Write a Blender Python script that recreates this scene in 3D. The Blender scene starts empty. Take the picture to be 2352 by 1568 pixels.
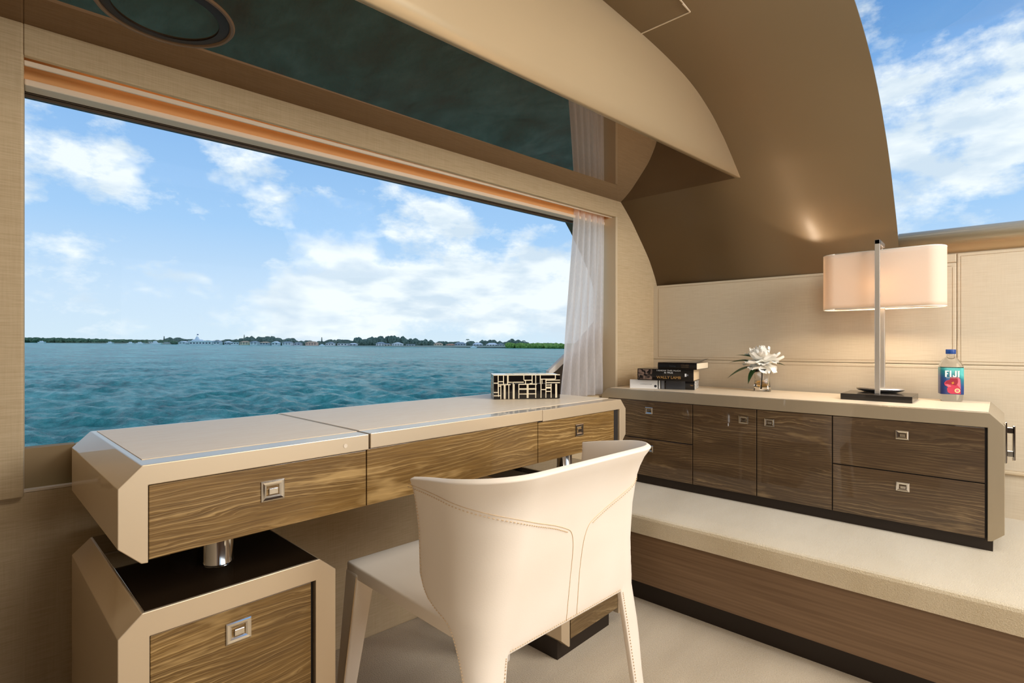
import bpy, bmesh, math, random
from mathutils import Vector, Matrix
import numpy as np
R = math.radians
random.seed(7)
C = bpy.context.scene.collection
sc = bpy.context.scene

# ------------------------------------------------------------------ camera
FWD = R(42.7765)
cd = bpy.data.cameras.new('camera'); cam = bpy.data.objects.new('camera', cd); C.objects.link(cam)
cd.sensor_width = 36.0; cd.lens = 36.0 * 1213.0 / 2352.0
cd.shift_y = 7.0 / 2352.0; cd.clip_start = 0.02; cd.clip_end = 8000
cam.location = (0, 0, 0.957); cam.rotation_euler = (R(90), 0, FWD - R(90))
sc.camera = cam
sc.view_settings.view_transform = 'Standard'; sc.view_settings.look = 'None'
sc.view_settings.exposure = 0.22; sc.view_settings.gamma = 1.0; sc.view_settings.use_curve_mapping = False
sc.cycles.use_denoising = True
sc.cycles.max_bounces = 10; sc.cycles.diffuse_bounces = 4; sc.cycles.glossy_bounces = 4
sc.cycles.transparent_max_bounces = 12; sc.cycles.transmission_bounces = 8
sc.cycles.caustics_reflective = False; sc.cycles.caustics_refractive = False
sc.cycles.sample_clamp_indirect = 4.0

# ------------------------------------------------------------------ node helper
class NT:
    def __init__(s, tree): s.t = tree; s.n = tree.nodes; s.l = tree.links
    def add(s, kind, **kw):
        nd = s.n.new(kind)
        for k, v in kw.items(): setattr(nd, k, v)
        return nd
    def link(s, a, b): s.l.new(a, b)
    def put(s, sock, v):
        if isinstance(v, bpy.types.NodeSocket): s.link(v, sock)
        else: sock.default_value = v
    def math(s, op, a, b=0.0, c=0.0, clamp=False):
        nd = s.add('ShaderNodeMath', operation=op, use_clamp=clamp)
        s.put(nd.inputs[0], a); s.put(nd.inputs[1], b); s.put(nd.inputs[2], c)
        return nd.outputs[0]
    def ramp(s, fac, stops, interp='LINEAR'):
        nd = s.add('ShaderNodeValToRGB'); cr = nd.color_ramp; cr.interpolation = interp
        while len(cr.elements) < len(stops): cr.elements.new(0.5)
        for e, (p, c) in zip(cr.elements, stops):
            e.position = p; e.color = (*c, 1) if len(c) == 3 else c
        s.put(nd.inputs[0], fac); return nd.outputs[0]
    def mix(s, f, a, b):
        nd = s.add('ShaderNodeMix', data_type='RGBA'); s.put(nd.inputs[0], f)
        s.put(nd.inputs[6], a if isinstance(a, bpy.types.NodeSocket) else (*a, 1))
        s.put(nd.inputs[7], b if isinstance(b, bpy.types.NodeSocket) else (*b, 1)); return nd.outputs[2]
    def noise(s, vec, scale, detail=3, rough=0.5, out='Fac', dist=0.0):
        nd = s.add('ShaderNodeTexNoise'); s.link(vec, nd.inputs['Vector'])
        nd.inputs['Scale'].default_value = scale; nd.inputs['Detail'].default_value = detail
        nd.inputs['Roughness'].default_value = rough; nd.inputs['Distortion'].default_value = dist
        return nd.outputs[out]
    def mapping(s, vec, scale=(1, 1, 1), loc=(0, 0, 0), rot=(0, 0, 0)):
        nd = s.add('ShaderNodeMapping'); s.link(vec, nd.inputs[0])
        nd.inputs['Scale'].default_value = scale; nd.inputs['Location'].default_value = loc; nd.inputs['Rotation'].default_value = rot
        return nd.outputs[0]
def srgb(r, g, b):
    f = lambda c: (c/255/12.92) if c/255 <= 0.04045 else ((c/255+0.055)/1.055)**2.4
    return (f(r), f(g), f(b))

# ------------------------------------------------------------------ world: sky with clouds
w = bpy.data.worlds.new('sky'); sc.world = w; w.use_nodes = True
T = NT(w.node_tree); T.n.clear()
tc = T.add('ShaderNodeTexCoord'); dirv = tc.outputs['Generated']
sep = T.add('ShaderNodeSeparateXYZ'); T.link(dirv, sep.inputs[0])
elev = sep.outputs[2]
base = T.ramp(T.math('MULTIPLY', elev, 1.0, clamp=True),
              [(0.0, srgb(206, 224, 238)), (0.08, srgb(196, 218, 240)), (0.2, srgb(160, 198, 238)),
               (0.33, srgb(138, 181, 230)), (0.5, srgb(96, 150, 215)), (0.8, srgb(80, 135, 205))])
m1 = T.mapping(dirv, scale=(1, 1, 1.7), loc=(0.37, 0.1, 0.0))
n1 = T.noise(m1, 4.2, 10, 0.58)
m2 = T.mapping(dirv, scale=(1, 1, 1.9), loc=(2.3, 1.1, 0.0))
n2 = T.noise(m2, 9.0, 12, 0.62)
# a bank of cumulus low over the water ahead
band = T.math('MULTIPLY', T.ramp(elev, [(0.0, (0.25,)*3), (0.03, (.6,)*3), (0.09, (1,)*3), (0.15, (0.5,)*3), (0.19, (0,)*3)]), 1.0)
azd = T.add('ShaderNodeVectorMath', operation='DOT_PRODUCT'); T.link(dirv, azd.inputs[0]); azd.inputs[1].default_value = (0.66, 0.75, 0)
azf = T.ramp(azd.outputs['Value'], [(0.90, (0,)*3), (0.965, (1,)*3)])
bank = T.math('MULTIPLY', T.math('MULTIPLY', band, azf), 0.24)
cl = T.math('ADD', T.math('ADD', T.math('MULTIPLY', n1, 0.6), T.math('MULTIPLY', n2, 0.45)), bank)
hi = T.math('MULTIPLY', T.ramp(elev, [(0.25, (0,)*3), (0.5, (1,)*3)]), 0.075)
cl = T.math('ADD', cl, hi)
for d_, lo_, g_ in (((.966, .083, .246), .978, .13), ((.181, .951, .251), .9955, .13), ((.331, .896, .296), .9965, .11), ((.93, .14, .34), .992, .08), ((.06, .965, .255), .998, .12)):   # single clouds
    dd_ = T.add('ShaderNodeVectorMath', operation='DOT_PRODUCT'); T.link(dirv, dd_.inputs[0]); dd_.inputs[1].default_value = Vector(d_).normalized()
    cl = T.math('ADD', cl, T.math('MULTIPLY', T.ramp(dd_.outputs['Value'], [(lo_, (0,)*3), (1.0, (1,)*3)], 'EASE'), g_))
mask = T.ramp(cl, [(0.565, (0,)*3), (0.60, (0.35,)*3), (0.66, (1.0,)*3)], 'LINEAR')
shade = T.ramp(T.noise(T.mapping(dirv, scale=(1, 1, 3.0), loc=(0, 0, .03)), 9.0, 6), [(0.38, srgb(206, 220, 234)), (0.55, srgb(240, 245, 248))])
col = T.mix(T.math('MULTIPLY', mask, 0.92), base, shade)
bg = T.add('ShaderNodeBackground'); T.link(col, bg.inputs[0]); bg.inputs[1].default_value = 1.0
wo = T.add('ShaderNodeOutputWorld'); T.link(bg.outputs[0], wo.inputs[0])

# ------------------------------------------------------------------ large lights
def area(name, loc, rot, sx, sy, power, col, spread=180):
    l = bpy.data.lights.new(name, 'AREA'); l.shape = 'RECTANGLE'; l.size = sx; l.size_y = sy; l.energy = power; l.color = col
    l.spread = R(spread)
    o = bpy.data.objects.new(name, l); C.objects.link(o); o.location = loc; o.rotation_euler = rot; return o
# daylight through the opposite side's windows
area('daylight_opposite_windows', (1.35, -2.40, 1.3), (R(90), 0, 0), 2.0, 0.85, 28, (1.0, 0.97, 0.94))
# daylight through the starboard roof window
dl = area('daylight_roof_window', (1.75, -1.0, 1.86), (0, 0, 0), 0.8, 0.9, 33, (1.0, 0.97, 0.94))
dl.rotation_euler = Vector((-0.45, 0.55, -0.75)).to_track_quat('-Z', 'Y').to_euler()
# added overhead fill, out of view, to lift the room and desk top
area('fill_overhead', (0.75, -0.1, 1.93), (0, 0, 0), 0.9, 0.6, 12, (1.0, 0.92, 0.80))
# added fill from behind the camera; the aft wall has no opening
area('fill_aft', (-2.3, -1.5, 1.1), (R(90), 0, R(-90)), 1.4, 1.5, 30, (1.0, 0.96, 0.90))

# ------------------------------------------------------------------ materials
def pmat(name, col=(0.5,)*3, rough=0.5, metal=0.0, coat=0.0, coat_r=0.03, spec=0.5, sheen=0.0, trans=0.0, ior=1.45):
    m = bpy.data.materials.new(name); m.use_nodes = True
    t = NT(m.node_tree); p = t.n['Principled BSDF']
    p.inputs['Base Color'].default_value = (*col, 1); p.inputs['Roughness'].default_value = rough
    p.inputs['Metallic'].default_value = metal; p.inputs['Coat Weight'].default_value = coat
    p.inputs['Coat Roughness'].default_value = coat_r; p.inputs['Specular IOR Level'].default_value = spec
    p.inputs['Sheen Weight'].default_value = sheen; p.inputs['Transmission Weight'].default_value = trans
    p.inputs['IOR'].default_value = ior
    return m, t, p
def objc(t): return t.add('ShaderNodeTexCoord').outputs['Object']
def bump(t, p, h, strength=0.2, dist=0.01):
    b = t.add('ShaderNodeBump'); b.inputs['Strength'].default_value = strength; b.inputs['Distance'].default_value = dist
    t.link(h, b.inputs['Height']); t.link(b.outputs[0], p.inputs['Normal'])
M = {}
def simple(key, col, **kw): M[key] = pmat(key, col, **kw)[0]
simple('lacquer', srgb(222, 200, 168), rough=0.38, metal=0.6, coat=0.5, coat_r=0.02)
simple('lacquer_shaded', srgb(176, 160, 134), rough=0.36, metal=0.6, coat=0.5, coat_r=0.03)  # desk lacquer darkened for the cabinet frame, its shade put into the colour
simple('plinth', srgb(38, 26, 16), rough=0.5)
simple('black_gloss', srgb(24, 17, 12), rough=0.06, coat=1.0)
simple('chrome', (0.82, 0.79, 0.74), rough=0.08, metal=1.0)
simple('dark_chrome', (0.45, 0.42, 0.38), rough=0.12, metal=1.0)
simple('satin_steel', (0.80, 0.75, 0.68), rough=0.34, metal=1.0)
simple('gap', (0.012, 0.008, 0.005), rough=0.7)
simple('stitch', srgb(150, 118, 76), rough=0.8)
simple('chair_stitch', srgb(214, 184, 144), rough=0.8)
simple('frame_dark', srgb(74, 60, 46), rough=0.3)
simple('bead', srgb(226, 208, 184), rough=0.35)
simple('inlay_black', (0.004, 0.003, 0.003), rough=0.08, coat=0.6)
simple('inlay_cream', srgb(238, 222, 190), rough=0.25, coat=0.5)
simple('white', srgb(240, 236, 230), rough=0.5)
simple('cover_black', srgb(20, 17, 16), rough=0.25, coat=0.4)
simple('gold', srgb(178, 132, 70), rough=0.4)
simple('dim_gold', srgb(88, 68, 44), rough=0.5)
simple('cap_blue', srgb(16, 62, 130), rough=0.35)
simple('petal', srgb(250, 246, 236), rough=0.6, sheen=0.2)
simple('leaf', srgb(46, 84, 42), rough=0.4)
simple('stem', srgb(88, 66, 30), rough=0.5)
simple('pedestal_top', srgb(44, 32, 21), rough=0.05, coat=1.0)
simple('window_trim', srgb(206, 184, 150), rough=0.5)
simple('hull_white', srgb(205, 196, 184), rough=0.4)
simple('riser_dark', srgb(70, 48, 30), rough=0.5)
simple('shade_block_mat', srgb(138, 122, 98), rough=0.7)
simple('trough', srgb(150, 126, 92), rough=0.8)

def fabric(key, c1, c2, sx=16.0, sz=420.0, b=0.15, spec=.2):
    m, t, p = pmat(key, c1, rough=0.75, spec=spec)
    o = objc(t)
    n = t.noise(t.mapping(o, scale=(sx, sx, sz)), 1.0, 3, 0.6)
    n2 = t.noise(t.mapping(o, scale=(300, 300, 12)), 1.0, 2)
    f = t.math('ADD', t.math('MULTIPLY', n, 0.75), t.math('MULTIPLY', n2, 0.25))
    t.link(t.ramp(f, [(0.3, c2), (0.62, c1)]), p.inputs['Base Color']); bump(t, p, f, b, 0.002); M[key] = m
fabric('wall_fabric', srgb(205, 181, 145), srgb(186, 161, 125))
fabric('panel_leather', srgb(212, 196, 170), srgb(202, 184, 156), sx=12, sz=320, b=0.04)

def wood(key, dark, mid, light, seed, glossy=0.7, freq=92, amp1=9.0):
    m, t, p = pmat(key, mid, rough=0.35, coat=glossy, coat_r=0.03)
    o = t.mapping(objc(t), loc=(seed*3.1, seed*1.7, seed*2.3))
    n1 = t.noise(t.mapping(o, scale=(1.9, 1.9, 9)), 1.0, 2, 0.4)
    n2 = t.noise(t.mapping(o, scale=(8, 8, 45)), 1.0, 3, 0.55)
    s = t.add('ShaderNodeSeparateXYZ'); t.link(o, s.inputs[0])
    v = t.math('ADD', t.math('MULTIPLY', s.outputs[2], freq), t.math('MULTIPLY', n1, amp1))
    v = t.math('ADD', v, t.math('MULTIPLY', n2, 1.6))
    fr = t.math('FRACT', v)
    fr2 = t.math('FRACT', t.math('MULTIPLY', v, 2.7))
    fine = t.noise(t.mapping(o, scale=(14, 14, 520)), 1.0, 3, 0.6)
    big = t.noise(t.mapping(o, scale=(3.0, 3, 22), loc=(5, 0, 1)), 1.0, 3, 0.5)
    body = t.ramp(t.math('ADD', t.math('MULTIPLY', fine, 0.55), t.math('MULTIPLY', big, 0.45)), [(0.34, dark), (0.66, mid)])
    lines = t.ramp(fr, [(0.0, (.35,)*3), (0.10, (1,)*3), (0.2, (0.3,)*3), (0.45, (0,)*3), (1.0, (0,)*3)])
    lines2 = t.ramp(fr2, [(0.0, (0,)*3), (0.12, (.55,)*3), (0.3, (0,)*3), (1.0, (0,)*3)])
    amp = t.ramp(t.noise(t.mapping(o, scale=(4, 4, 18), loc=(9, 9, 9)), 1.0, 2), [(0.38, (0.18,)*3), (0.62, (1,)*3)])
    lf = t.math('MULTIPLY', t.math('MAXIMUM', lines, lines2), amp, clamp=True)
    knot = t.ramp(t.noise(t.mapping(o, scale=(5, 5, 24), loc=(3, 1, 7)), 1.0, 3, 0.6), [(0.60, (0,)*3), (0.72, (0.6,)*3)])
    body = t.mix(knot, body, light)
    t.link(t.mix(t.math('MULTIPLY', lf, 0.75), body, light), p.inputs['Base Color'])
    bump(t, p, lf, 0.12, 0.0015)
    M[key] = m
wood('oak_desk', srgb(84, 58, 24), srgb(134, 100, 50), srgb(200, 164, 106), 1.0, glossy=0.35)
wood('oak_cabinet', srgb(60, 42, 24), srgb(86, 64, 40), srgb(146, 120, 84), 2.0, glossy=0.8)
wood('oak_side', srgb(84, 62, 34), srgb(128, 100, 62), srgb(176, 148, 104), 4.0, glossy=0.4, freq=70)

def leather():
    m, t, p = pmat('chair_leather', srgb(246, 232, 212), rough=0.48, spec=0.35)
    o = objc(t); n = t.noise(o, 420, 2); n2 = t.noise(o, 5, 2)
    t.link(t.ramp(n2, [(0.3, srgb(232, 216, 196)), (0.7, srgb(239, 225, 207))]), p.inputs['Base Color'])
    bump(t, p, n, 0.08, 0.001); M['chair_leather'] = m
leather()
def top_leather():
    m, t, p = pmat('desk_leather', srgb(214, 195, 166), rough=0.4, spec=0.25)
    n = t.noise(t.mapping(objc(t), scale=(20, 160, 20)), 1.0, 3)
    t.link(t.ramp(n, [(0.3, srgb(240, 216, 182)), (0.7, srgb(246, 226, 196))]), p.inputs['Base Color']); M['desk_leather'] = m
top_leather()
def carpet(key, c1, c2, s=1.0):
    m, t, p = pmat(key, c1, rough=0.95, spec=0.1, sheen=0.5)
    o = objc(t); n = t.noise(o, 260*s, 3, 0.7); n2 = t.noise(t.mapping(o, scale=(1.5, 5, 3), rot=(0, 0, 0.5)), 1.0, 3)
    f = t.math('ADD', t.math('MULTIPLY', n, 0.5), t.math('MULTIPLY', n2, 0.5))
    t.link(t.ramp(f, [(0.32, c2), (0.62, c1)]), p.inputs['Base Color']); bump(t, p, n, 0.7, 0.006); M[key] = m
carpet('floor_carpet', srgb(214, 192, 158), srgb(176, 152, 116))
carpet('step_carpet', srgb(226, 208, 176), srgb(200, 178, 140), 1.2)
def brown_veneer():
    m, t, p = pmat('riser_veneer', srgb(118, 86, 56), rough=0.4)
    n = t.noise(t.mapping(objc(t), scale=(3, 3, 150)), 1.0, 3)
    t.link(t.ramp(n, [(0.3, srgb(108, 82, 58)), (0.7, srgb(130, 102, 75))]), p.inputs['Base Color']); M['riser_veneer'] = m
brown_veneer()
def pearl(key, c, rough, metal):
    m, t, p = pmat(key, c, rough=rough, metal=metal, coat=0.2, coat_r=0.22, spec=0.4)
    n = t.noise(objc(t), 900, 1); bump(t, p, n, 0.03, 0.0005); M[key] = m
pearl('pearl_taupe', srgb(104, 84, 57), 0.42, 0.3)
pearl('pearl_pale_lit', srgb(212, 186, 148), 0.3, 0.35)  # paler copy of the vault pearl; light on the soffit face put into the colour
def mirror_dark():
    m, t, p = pmat('soffit_mirror', srgb(134, 108, 80), rough=0.02, metal=0.74, spec=0.3)
    M['soffit_mirror'] = m
mirror_dark()
def glass_thin():
    m = bpy.data.materials.new('window_glass'); m.use_nodes = True; t = NT(m.node_tree); t.n.clear()
    tr = t.add('ShaderNodeBsdfTransparent'); tr.inputs[0].default_value = (0.97, 0.985, 0.98, 1)
    gl = t.add('ShaderNodeBsdfGlossy'); gl.inputs['Roughness'].default_value = 0.0
    fz = t.add('ShaderNodeFresnel'); fz.inputs[0].default_value = 1.2
    mx = t.add('ShaderNodeMixShader'); t.link(t.math('MULTIPLY', fz.outputs[0], 0.12), mx.inputs[0]); t.link(tr.outputs[0], mx.inputs[1]); t.link(gl.outputs[0], mx.inputs[2])
    o = t.add('ShaderNodeOutputMaterial'); t.link(mx.outputs[0], o.inputs[0]); M['window_glass'] = m
glass_thin()
def clear_glass(key, col, ior=1.45):
    M[key] = pmat(key, col, rough=0.0, trans=1.0, ior=ior)[0]
clear_glass('clear_glass', (0.98, 0.98, 0.97)); clear_glass('amber_water', srgb(236, 196, 120), 1.33); clear_glass('plastic', (0.96, 0.96, 0.95), 1.15)
def sheer():
    m = bpy.data.materials.new('sheer_fabric'); m.use_nodes = True; t = NT(m.node_tree); t.n.clear()
    d = t.add('ShaderNodeBsdfDiffuse'); d.inputs[0].default_value = (*srgb(240, 232, 226), 1)
    tl = t.add('ShaderNodeBsdfTranslucent'); tl.inputs[0].default_value = (*srgb(240, 232, 228), 1)
    tp = t.add('ShaderNodeBsdfTransparent')
    n = t.noise(t.mapping(objc(t), scale=(500, 500, 60)), 1.0, 2)
    m1 = t.add('ShaderNodeMixShader'); m1.inputs[0].default_value = 0.5; t.link(d.outputs[0], m1.inputs[1]); t.link(tl.outputs[0], m1.inputs[2])
    m2 = t.add('ShaderNodeMixShader'); t.link(t.ramp(n, [(0.3, (.08,)*3), (0.7, (.2,)*3)]), m2.inputs[0]); t.link(m1.outputs[0], m2.inputs[1]); t.link(tp.outputs[0], m2.inputs[2])
    o = t.add('ShaderNodeOutputMaterial'); t.link(m2.outputs[0], o.inputs[0]); M['sheer_fabric'] = m
sheer()
def shade_mat():
    m = bpy.data.materials.new('lamp_fabric'); m.use_nodes = True; t = NT(m.node_tree); t.n.clear()
    d = t.add('ShaderNodeBsdfDiffuse'); d.inputs[0].default_value = (*srgb(245, 232, 215), 1)
    tl = t.add('ShaderNodeBsdfTranslucent'); tl.inputs[0].default_value = (*srgb(250, 232, 212), 1)
    m1 = t.add('ShaderNodeMixShader'); m1.inputs[0].default_value = 0.45; t.link(d.outputs[0], m1.inputs[1]); t.link(tl.outputs[0], m1.inputs[2])
    o = t.add('ShaderNodeOutputMaterial'); t.link(m1.outputs[0], o.inputs[0]); M['lamp_fabric'] = m
shade_mat()
def emit(key, col, st):
    m = bpy.data.materials.new(key); m.use_nodes = True; t = NT(m.node_tree); t.n.clear()
    e = t.add('ShaderNodeEmission'); e.inputs[0].default_value = (*col, 1); e.inputs[1].default_value = st
    o = t.add('ShaderNodeOutputMaterial'); t.link(e.outputs[0], o.inputs[0]); M[key] = m
emit('led', (1.0, 0.64, 0.36), 3.6)
emit('bulb', (1.0, 0.62, 0.3), 14.0)
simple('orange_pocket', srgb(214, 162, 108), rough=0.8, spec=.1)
def sea_mat():
    m, t, p = pmat('sea_water', srgb(60, 124, 128), rough=0.22, spec=0.2, ior=1.33)
    o = objc(t); n = t.noise(t.mapping(o, scale=(2.2, 1, 1), rot=(0, 0, R(-45))), 0.05, 8, 0.7)
    n3 = t.noise(t.mapping(o, scale=(1.8, 1, 1), rot=(0, 0, R(-45))), 0.7, 7, 0.65)
    f = t.math('ADD', t.math('MULTIPLY', n, 0.5), t.math('MULTIPLY', n3, 0.5))
    c = t.ramp(f, [(0.38, srgb(18, 112, 108)), (0.5, srgb(50, 166, 156)), (0.62, srgb(120, 214, 200))])
    t.link(c, p.inputs['Base Color'])
    b1 = t.noise(t.mapping(o, scale=(1.8, 1, 1), rot=(0, 0, R(-45))), 1.2, 7, 0.68); b2 = t.noise(o, 7.0, 4, 0.6)
    bump(t, p, t.math('ADD', b1, t.math('MULTIPLY', b2, 0.3)), 0.9, 0.7); M['sea_water'] = m
sea_mat()
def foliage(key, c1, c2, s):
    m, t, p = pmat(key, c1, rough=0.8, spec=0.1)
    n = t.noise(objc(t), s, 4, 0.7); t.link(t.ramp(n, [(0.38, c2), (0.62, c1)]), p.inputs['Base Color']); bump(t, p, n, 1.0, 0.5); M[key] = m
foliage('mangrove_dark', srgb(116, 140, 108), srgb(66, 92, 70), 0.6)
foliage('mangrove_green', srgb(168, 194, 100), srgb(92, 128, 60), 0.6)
foliage('tree_hazy', srgb(128, 146, 128), srgb(70, 90, 80), 0.5)  # distance haze mixed into the tree colour
for k, c in dict(house_white=(250, 250, 246), house_cream=(248, 228, 192), house_grey=(206, 212, 214), house_peach=(246, 204, 176),
                 roof_white=(244, 245, 246), roof_tan=(206, 172, 140), roof_grey=(160, 170, 176), roof_terracotta=(196, 140, 112), pane_dark=(70, 84, 96), sand=(200, 194, 178)).items():
    simple(k, srgb(*c), rough=0.7)

# ------------------------------------------------------------------ mesh helpers
def tagk(o, label=None, cat=None, group=None, kind=None):
    if label: o['label'] = label
    if cat: o['category'] = cat
    if group: o['group'] = group
    if kind: o['kind'] = kind
    return o
def empty(name, loc=(0, 0, 0), rz=0.0, label=None, cat=None, group=None, kind=None):
    o = bpy.data.objects.new(name, None); C.objects.link(o); o.location = loc; o.rotation_euler = (0, 0, rz)
    o.empty_display_size = 0.1
    return tagk(o, label, cat, group, kind)
def link(name, me, mat, parent=None, smooth=False, bevel=0.0, seg=2, loc=None, rz=None):
    o = bpy.data.objects.new(name, me); C.objects.link(o)
    if mat is not None: me.materials.append(M[mat] if isinstance(mat, str) else mat)
    if parent: o.parent = parent
    if loc is not None: o.location = loc
    if rz is not None: o.rotation_euler = (0, 0, rz)
    if smooth:
        for p in me.polygons: p.use_smooth = True
    if bevel > 0:
        b = o.modifiers.new('bevel', 'BEVEL'); b.width = bevel; b.segments = seg; b.limit_method = 'ANGLE'; b.angle_limit = R(30)
        b.harden_normals = False
    return o
def mesh_of(bm, name='m'):
    me = bpy.data.meshes.new(name); bmesh.ops.recalc_face_normals(bm, faces=bm.faces); bm.to_mesh(me); bm.free(); return me
def pydata(v, f, name='m'):
    me = bpy.data.meshes.new(name); me.from_pydata([tuple(x) for x in v], [], f); me.update(); return me
def boxes(bm, lo, hi, M4=None):
    x0, y0, z0 = lo; x1, y1, z1 = hi
    vs = [Vector(p) for p in ((x0,y0,z0),(x1,y0,z0),(x1,y1,z0),(x0,y1,z0),(x0,y0,z1),(x1,y0,z1),(x1,y1,z1),(x0,y1,z1))]
    if M4 is not None: vs = [M4 @ v for v in vs]
    vs = [bm.verts.new(v) for v in vs]
    for q in ((0,3,2,1),(4,5,6,7),(0,1,5,4),(1,2,6,5),(2,3,7,6),(3,0,4,7)): bm.faces.new([vs[i] for i in q])
def box(name, lo, hi, mat, parent=None, bevel=0.0, **kw):
    bm = bmesh.new(); boxes(bm, lo, hi); return link(name, mesh_of(bm), mat, parent, bevel=bevel, **kw)
def prism(name, poly, y0, y1, mat, parent=None, bevel=0.0, axis='y', smooth=False):
    """polygon (a, b) extruded along an axis: y -> (a, t, b); x -> (t, a, b); z -> (a, b, t)"""
    f = {'y': lambda a, b, t: (a, t, b), 'x': lambda a, b, t: (t, a, b), 'z': lambda a, b, t: (a, b, t)}[axis]
    bm = bmesh.new(); A = [bm.verts.new(f(a, b, y0)) for a, b in poly]; B = [bm.verts.new(f(a, b, y1)) for a, b in poly]
    bm.faces.new(A); bm.faces.new(B[::-1]); n = len(poly)
    for i in range(n): bm.faces.new([A[i], A[(i+1) % n], B[(i+1) % n], B[i]])
    return link(name, mesh_of(bm), mat, parent, bevel=bevel, smooth=smooth)
def lathe(name, prof, mat, parent=None, n=32, loc=(0, 0, 0), sy=1.0, smooth=True, caps=True):
    v = []; f = []
    for r, z in prof:
        for k in range(n):
            a = 2*math.pi*k/n; v.append((loc[0]+r*math.cos(a), loc[1]+sy*r*math.sin(a), loc[2]+z))
    for i in range(len(prof)-1):
        for k in range(n): f.append((i*n+k, i*n+(k+1) % n, (i+1)*n+(k+1) % n, (i+1)*n+k))
    if caps and prof[0][0] > 1e-6: f.append(tuple(range(n))[::-1])
    if caps and prof[-1][0] > 1e-6: f.append(tuple((len(prof)-1)*n+k for k in range(n)))
    o = link(name, pydata(v, f), mat, parent, smooth=smooth)
    if smooth: o.data.set_sharp_from_angle(angle=R(40))
    return o
def tube(name, pts, r, mat, parent=None, n=8, bm=None):
    own = bm is None
    if own: bm = bmesh.new()
    pts = [Vector(p) for p in pts]; rings = []
    for i, p in enumerate(pts):
        d = (pts[min(i+1, len(pts)-1)] - pts[max(i-1, 0)]).normalized()
        u = d.cross(Vector((0, 0, 1))); u = u.normalized() if u.length > 1e-3 else Vector((1, 0, 0)); v = d.cross(u)
        rr = r[i] if isinstance(r, (list, tuple)) else r
        rings.append([bm.verts.new(p + rr*(math.cos(2*math.pi*k/n)*u + math.sin(2*math.pi*k/n)*v)) for k in range(n)])
    for a, b in zip(rings, rings[1:]):
        for k in range(n): bm.faces.new([a[k], a[(k+1) % n], b[(k+1) % n], b[k]])
    bm.faces.new(rings[0]); bm.faces.new(rings[-1][::-1])
    if own: return link(name, mesh_of(bm), mat, parent, smooth=True)
def text(name, body, size, mat, parent, loc, rot, align='CENTER', sx=1.0, extr=0.0002):
    cu = bpy.data.curves.new(name, 'FONT'); cu.body = body; cu.size = size; cu.align_x = align; cu.align_y = 'CENTER'; cu.extrude = extr
    tmp = bpy.data.objects.new('tmp', cu); C.objects.link(tmp)
    dg = bpy.context.evaluated_depsgraph_get(); me = bpy.data.meshes.new_from_object(tmp.evaluated_get(dg))
    bpy.data.objects.remove(tmp)
    me.transform(Matrix.Diagonal((sx, 1, 1, 1)))
    o = link(name, me, None, parent); me.materials.clear(); me.materials.append(M[mat]); o.location = loc; o.rotation_euler = rot; return o

# ================================================================== THE SETTING
RZW = math.atan(-0.09)                      # the window side runs a little inwards towards the bow
WO = (0.0, 1.602, 0.0)
def ws(name, lo, hi, mat, bevel=0.0, parent=None):
    o = box(name, lo, hi, mat, parent, bevel=bevel)
    if parent is None: o.location = WO; o.rotation_euler = (0, 0, RZW); o['kind'] = 'structure'
    return o
# floor
fl = box('floor', (-2.7, -2.6, -0.05), (2.9, 1.9, 0.0), 'floor_carpet'); fl['kind'] = 'structure'
# window wall
ws('wall_left', (-2.7, 0.0, 0.0), (2.75, 0.035, 0.628), 'wall_fabric', 0.003)
tr = ws('trim_1', (-2.7, 0.0, 0.6285), (0.36, 0.02, 0.633), 'bead')
ws('trim_2', (-2.7, -0.02, 0.622), (0.125, 0.13, 2.1), 'wall_fabric', 0.004)          # pier left of the window
ws('trim_3', (2.262, -0.02, 0.0), (2.75, 0.13, 2.1), 'wall_fabric', 0.003)            # pier right of the window
ws('trim_4', (2.247, -0.024, 0.63), (2.263, 0.10, 1.583), 'window_trim', 0.005)       # rounded jamb of that pier
prism_o = prism('trim_5', [(0.125, 1.592), (2.262, 1.581), (2.262, 1.9), (0.125, 1.9)], -0.02, -0.004, 'wall_fabric', bevel=0.002)
prism_o.location = WO; prism_o.rotation_euler = (0, 0, RZW); prism_o['kind'] = 'structure'
# light pocket behind the valance
ws('trim_6', (0.125, 0.0, 1.578), (2.262, 0.008, 1.5895), 'bead', 0.002)
ws('trim_7', (0.125, 0.052, 1.5655), (2.262, 0.13, 1.74), 'orange_pocket')
ws('trim_8', (0.125, 0.046, 1.551), (2.262, 0.092, 1.5655), 'bead', 0.003)
ws('trim_9', (0.125, 0.0, 1.70), (2.262, 0.055, 1.71), 'orange_pocket')
led = ws('trim_10', (0.20, 0.010, 1.655), (2.24, 0.018, 1.66), 'led')
# window
win = empty('window_1', WO, RZW, kind='structure')
box('glass_pane', (0.0, 0.108, 0.70), (2.3, 0.113, 1.57), 'window_glass', win)
box('head_frame', (0.0, 0.095, 1.549), (2.3, 0.135, 1.60), 'frame_dark', win, bevel=0.002)
box('head_bead', (0.0, 0.098, 1.541), (2.3, 0.104, 1.5485), 'frame_dark', win, bevel=0.001)
box('sill_board', (-0.1, 0.095, 0.60), (0.2165, 0.13, 0.712), 'trough', win, bevel=0.001)
box('sill_block', (0.216, 0.006, 0.60), (2.3, 0.13, 0.712), 'wall_fabric', win, bevel=0.006)
prism('corner_panel', [(1.93, 0.70), (1.93, 0.835), (2.12, 0.955), (2.33, 1.12), (2.33, 0.70)], 0.116, 0.135, 'frame_dark', win, bevel=0.002)
prism('corner_frame', [(1.90, 0.812), (1.90, 0.835), (2.12, 0.975), (2.33, 1.14), (2.33, 1.10), (2.12, 0.945), (1.95, 0.835)], 0.095, 0.116, 'hull_white', win, bevel=0.002)

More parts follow.
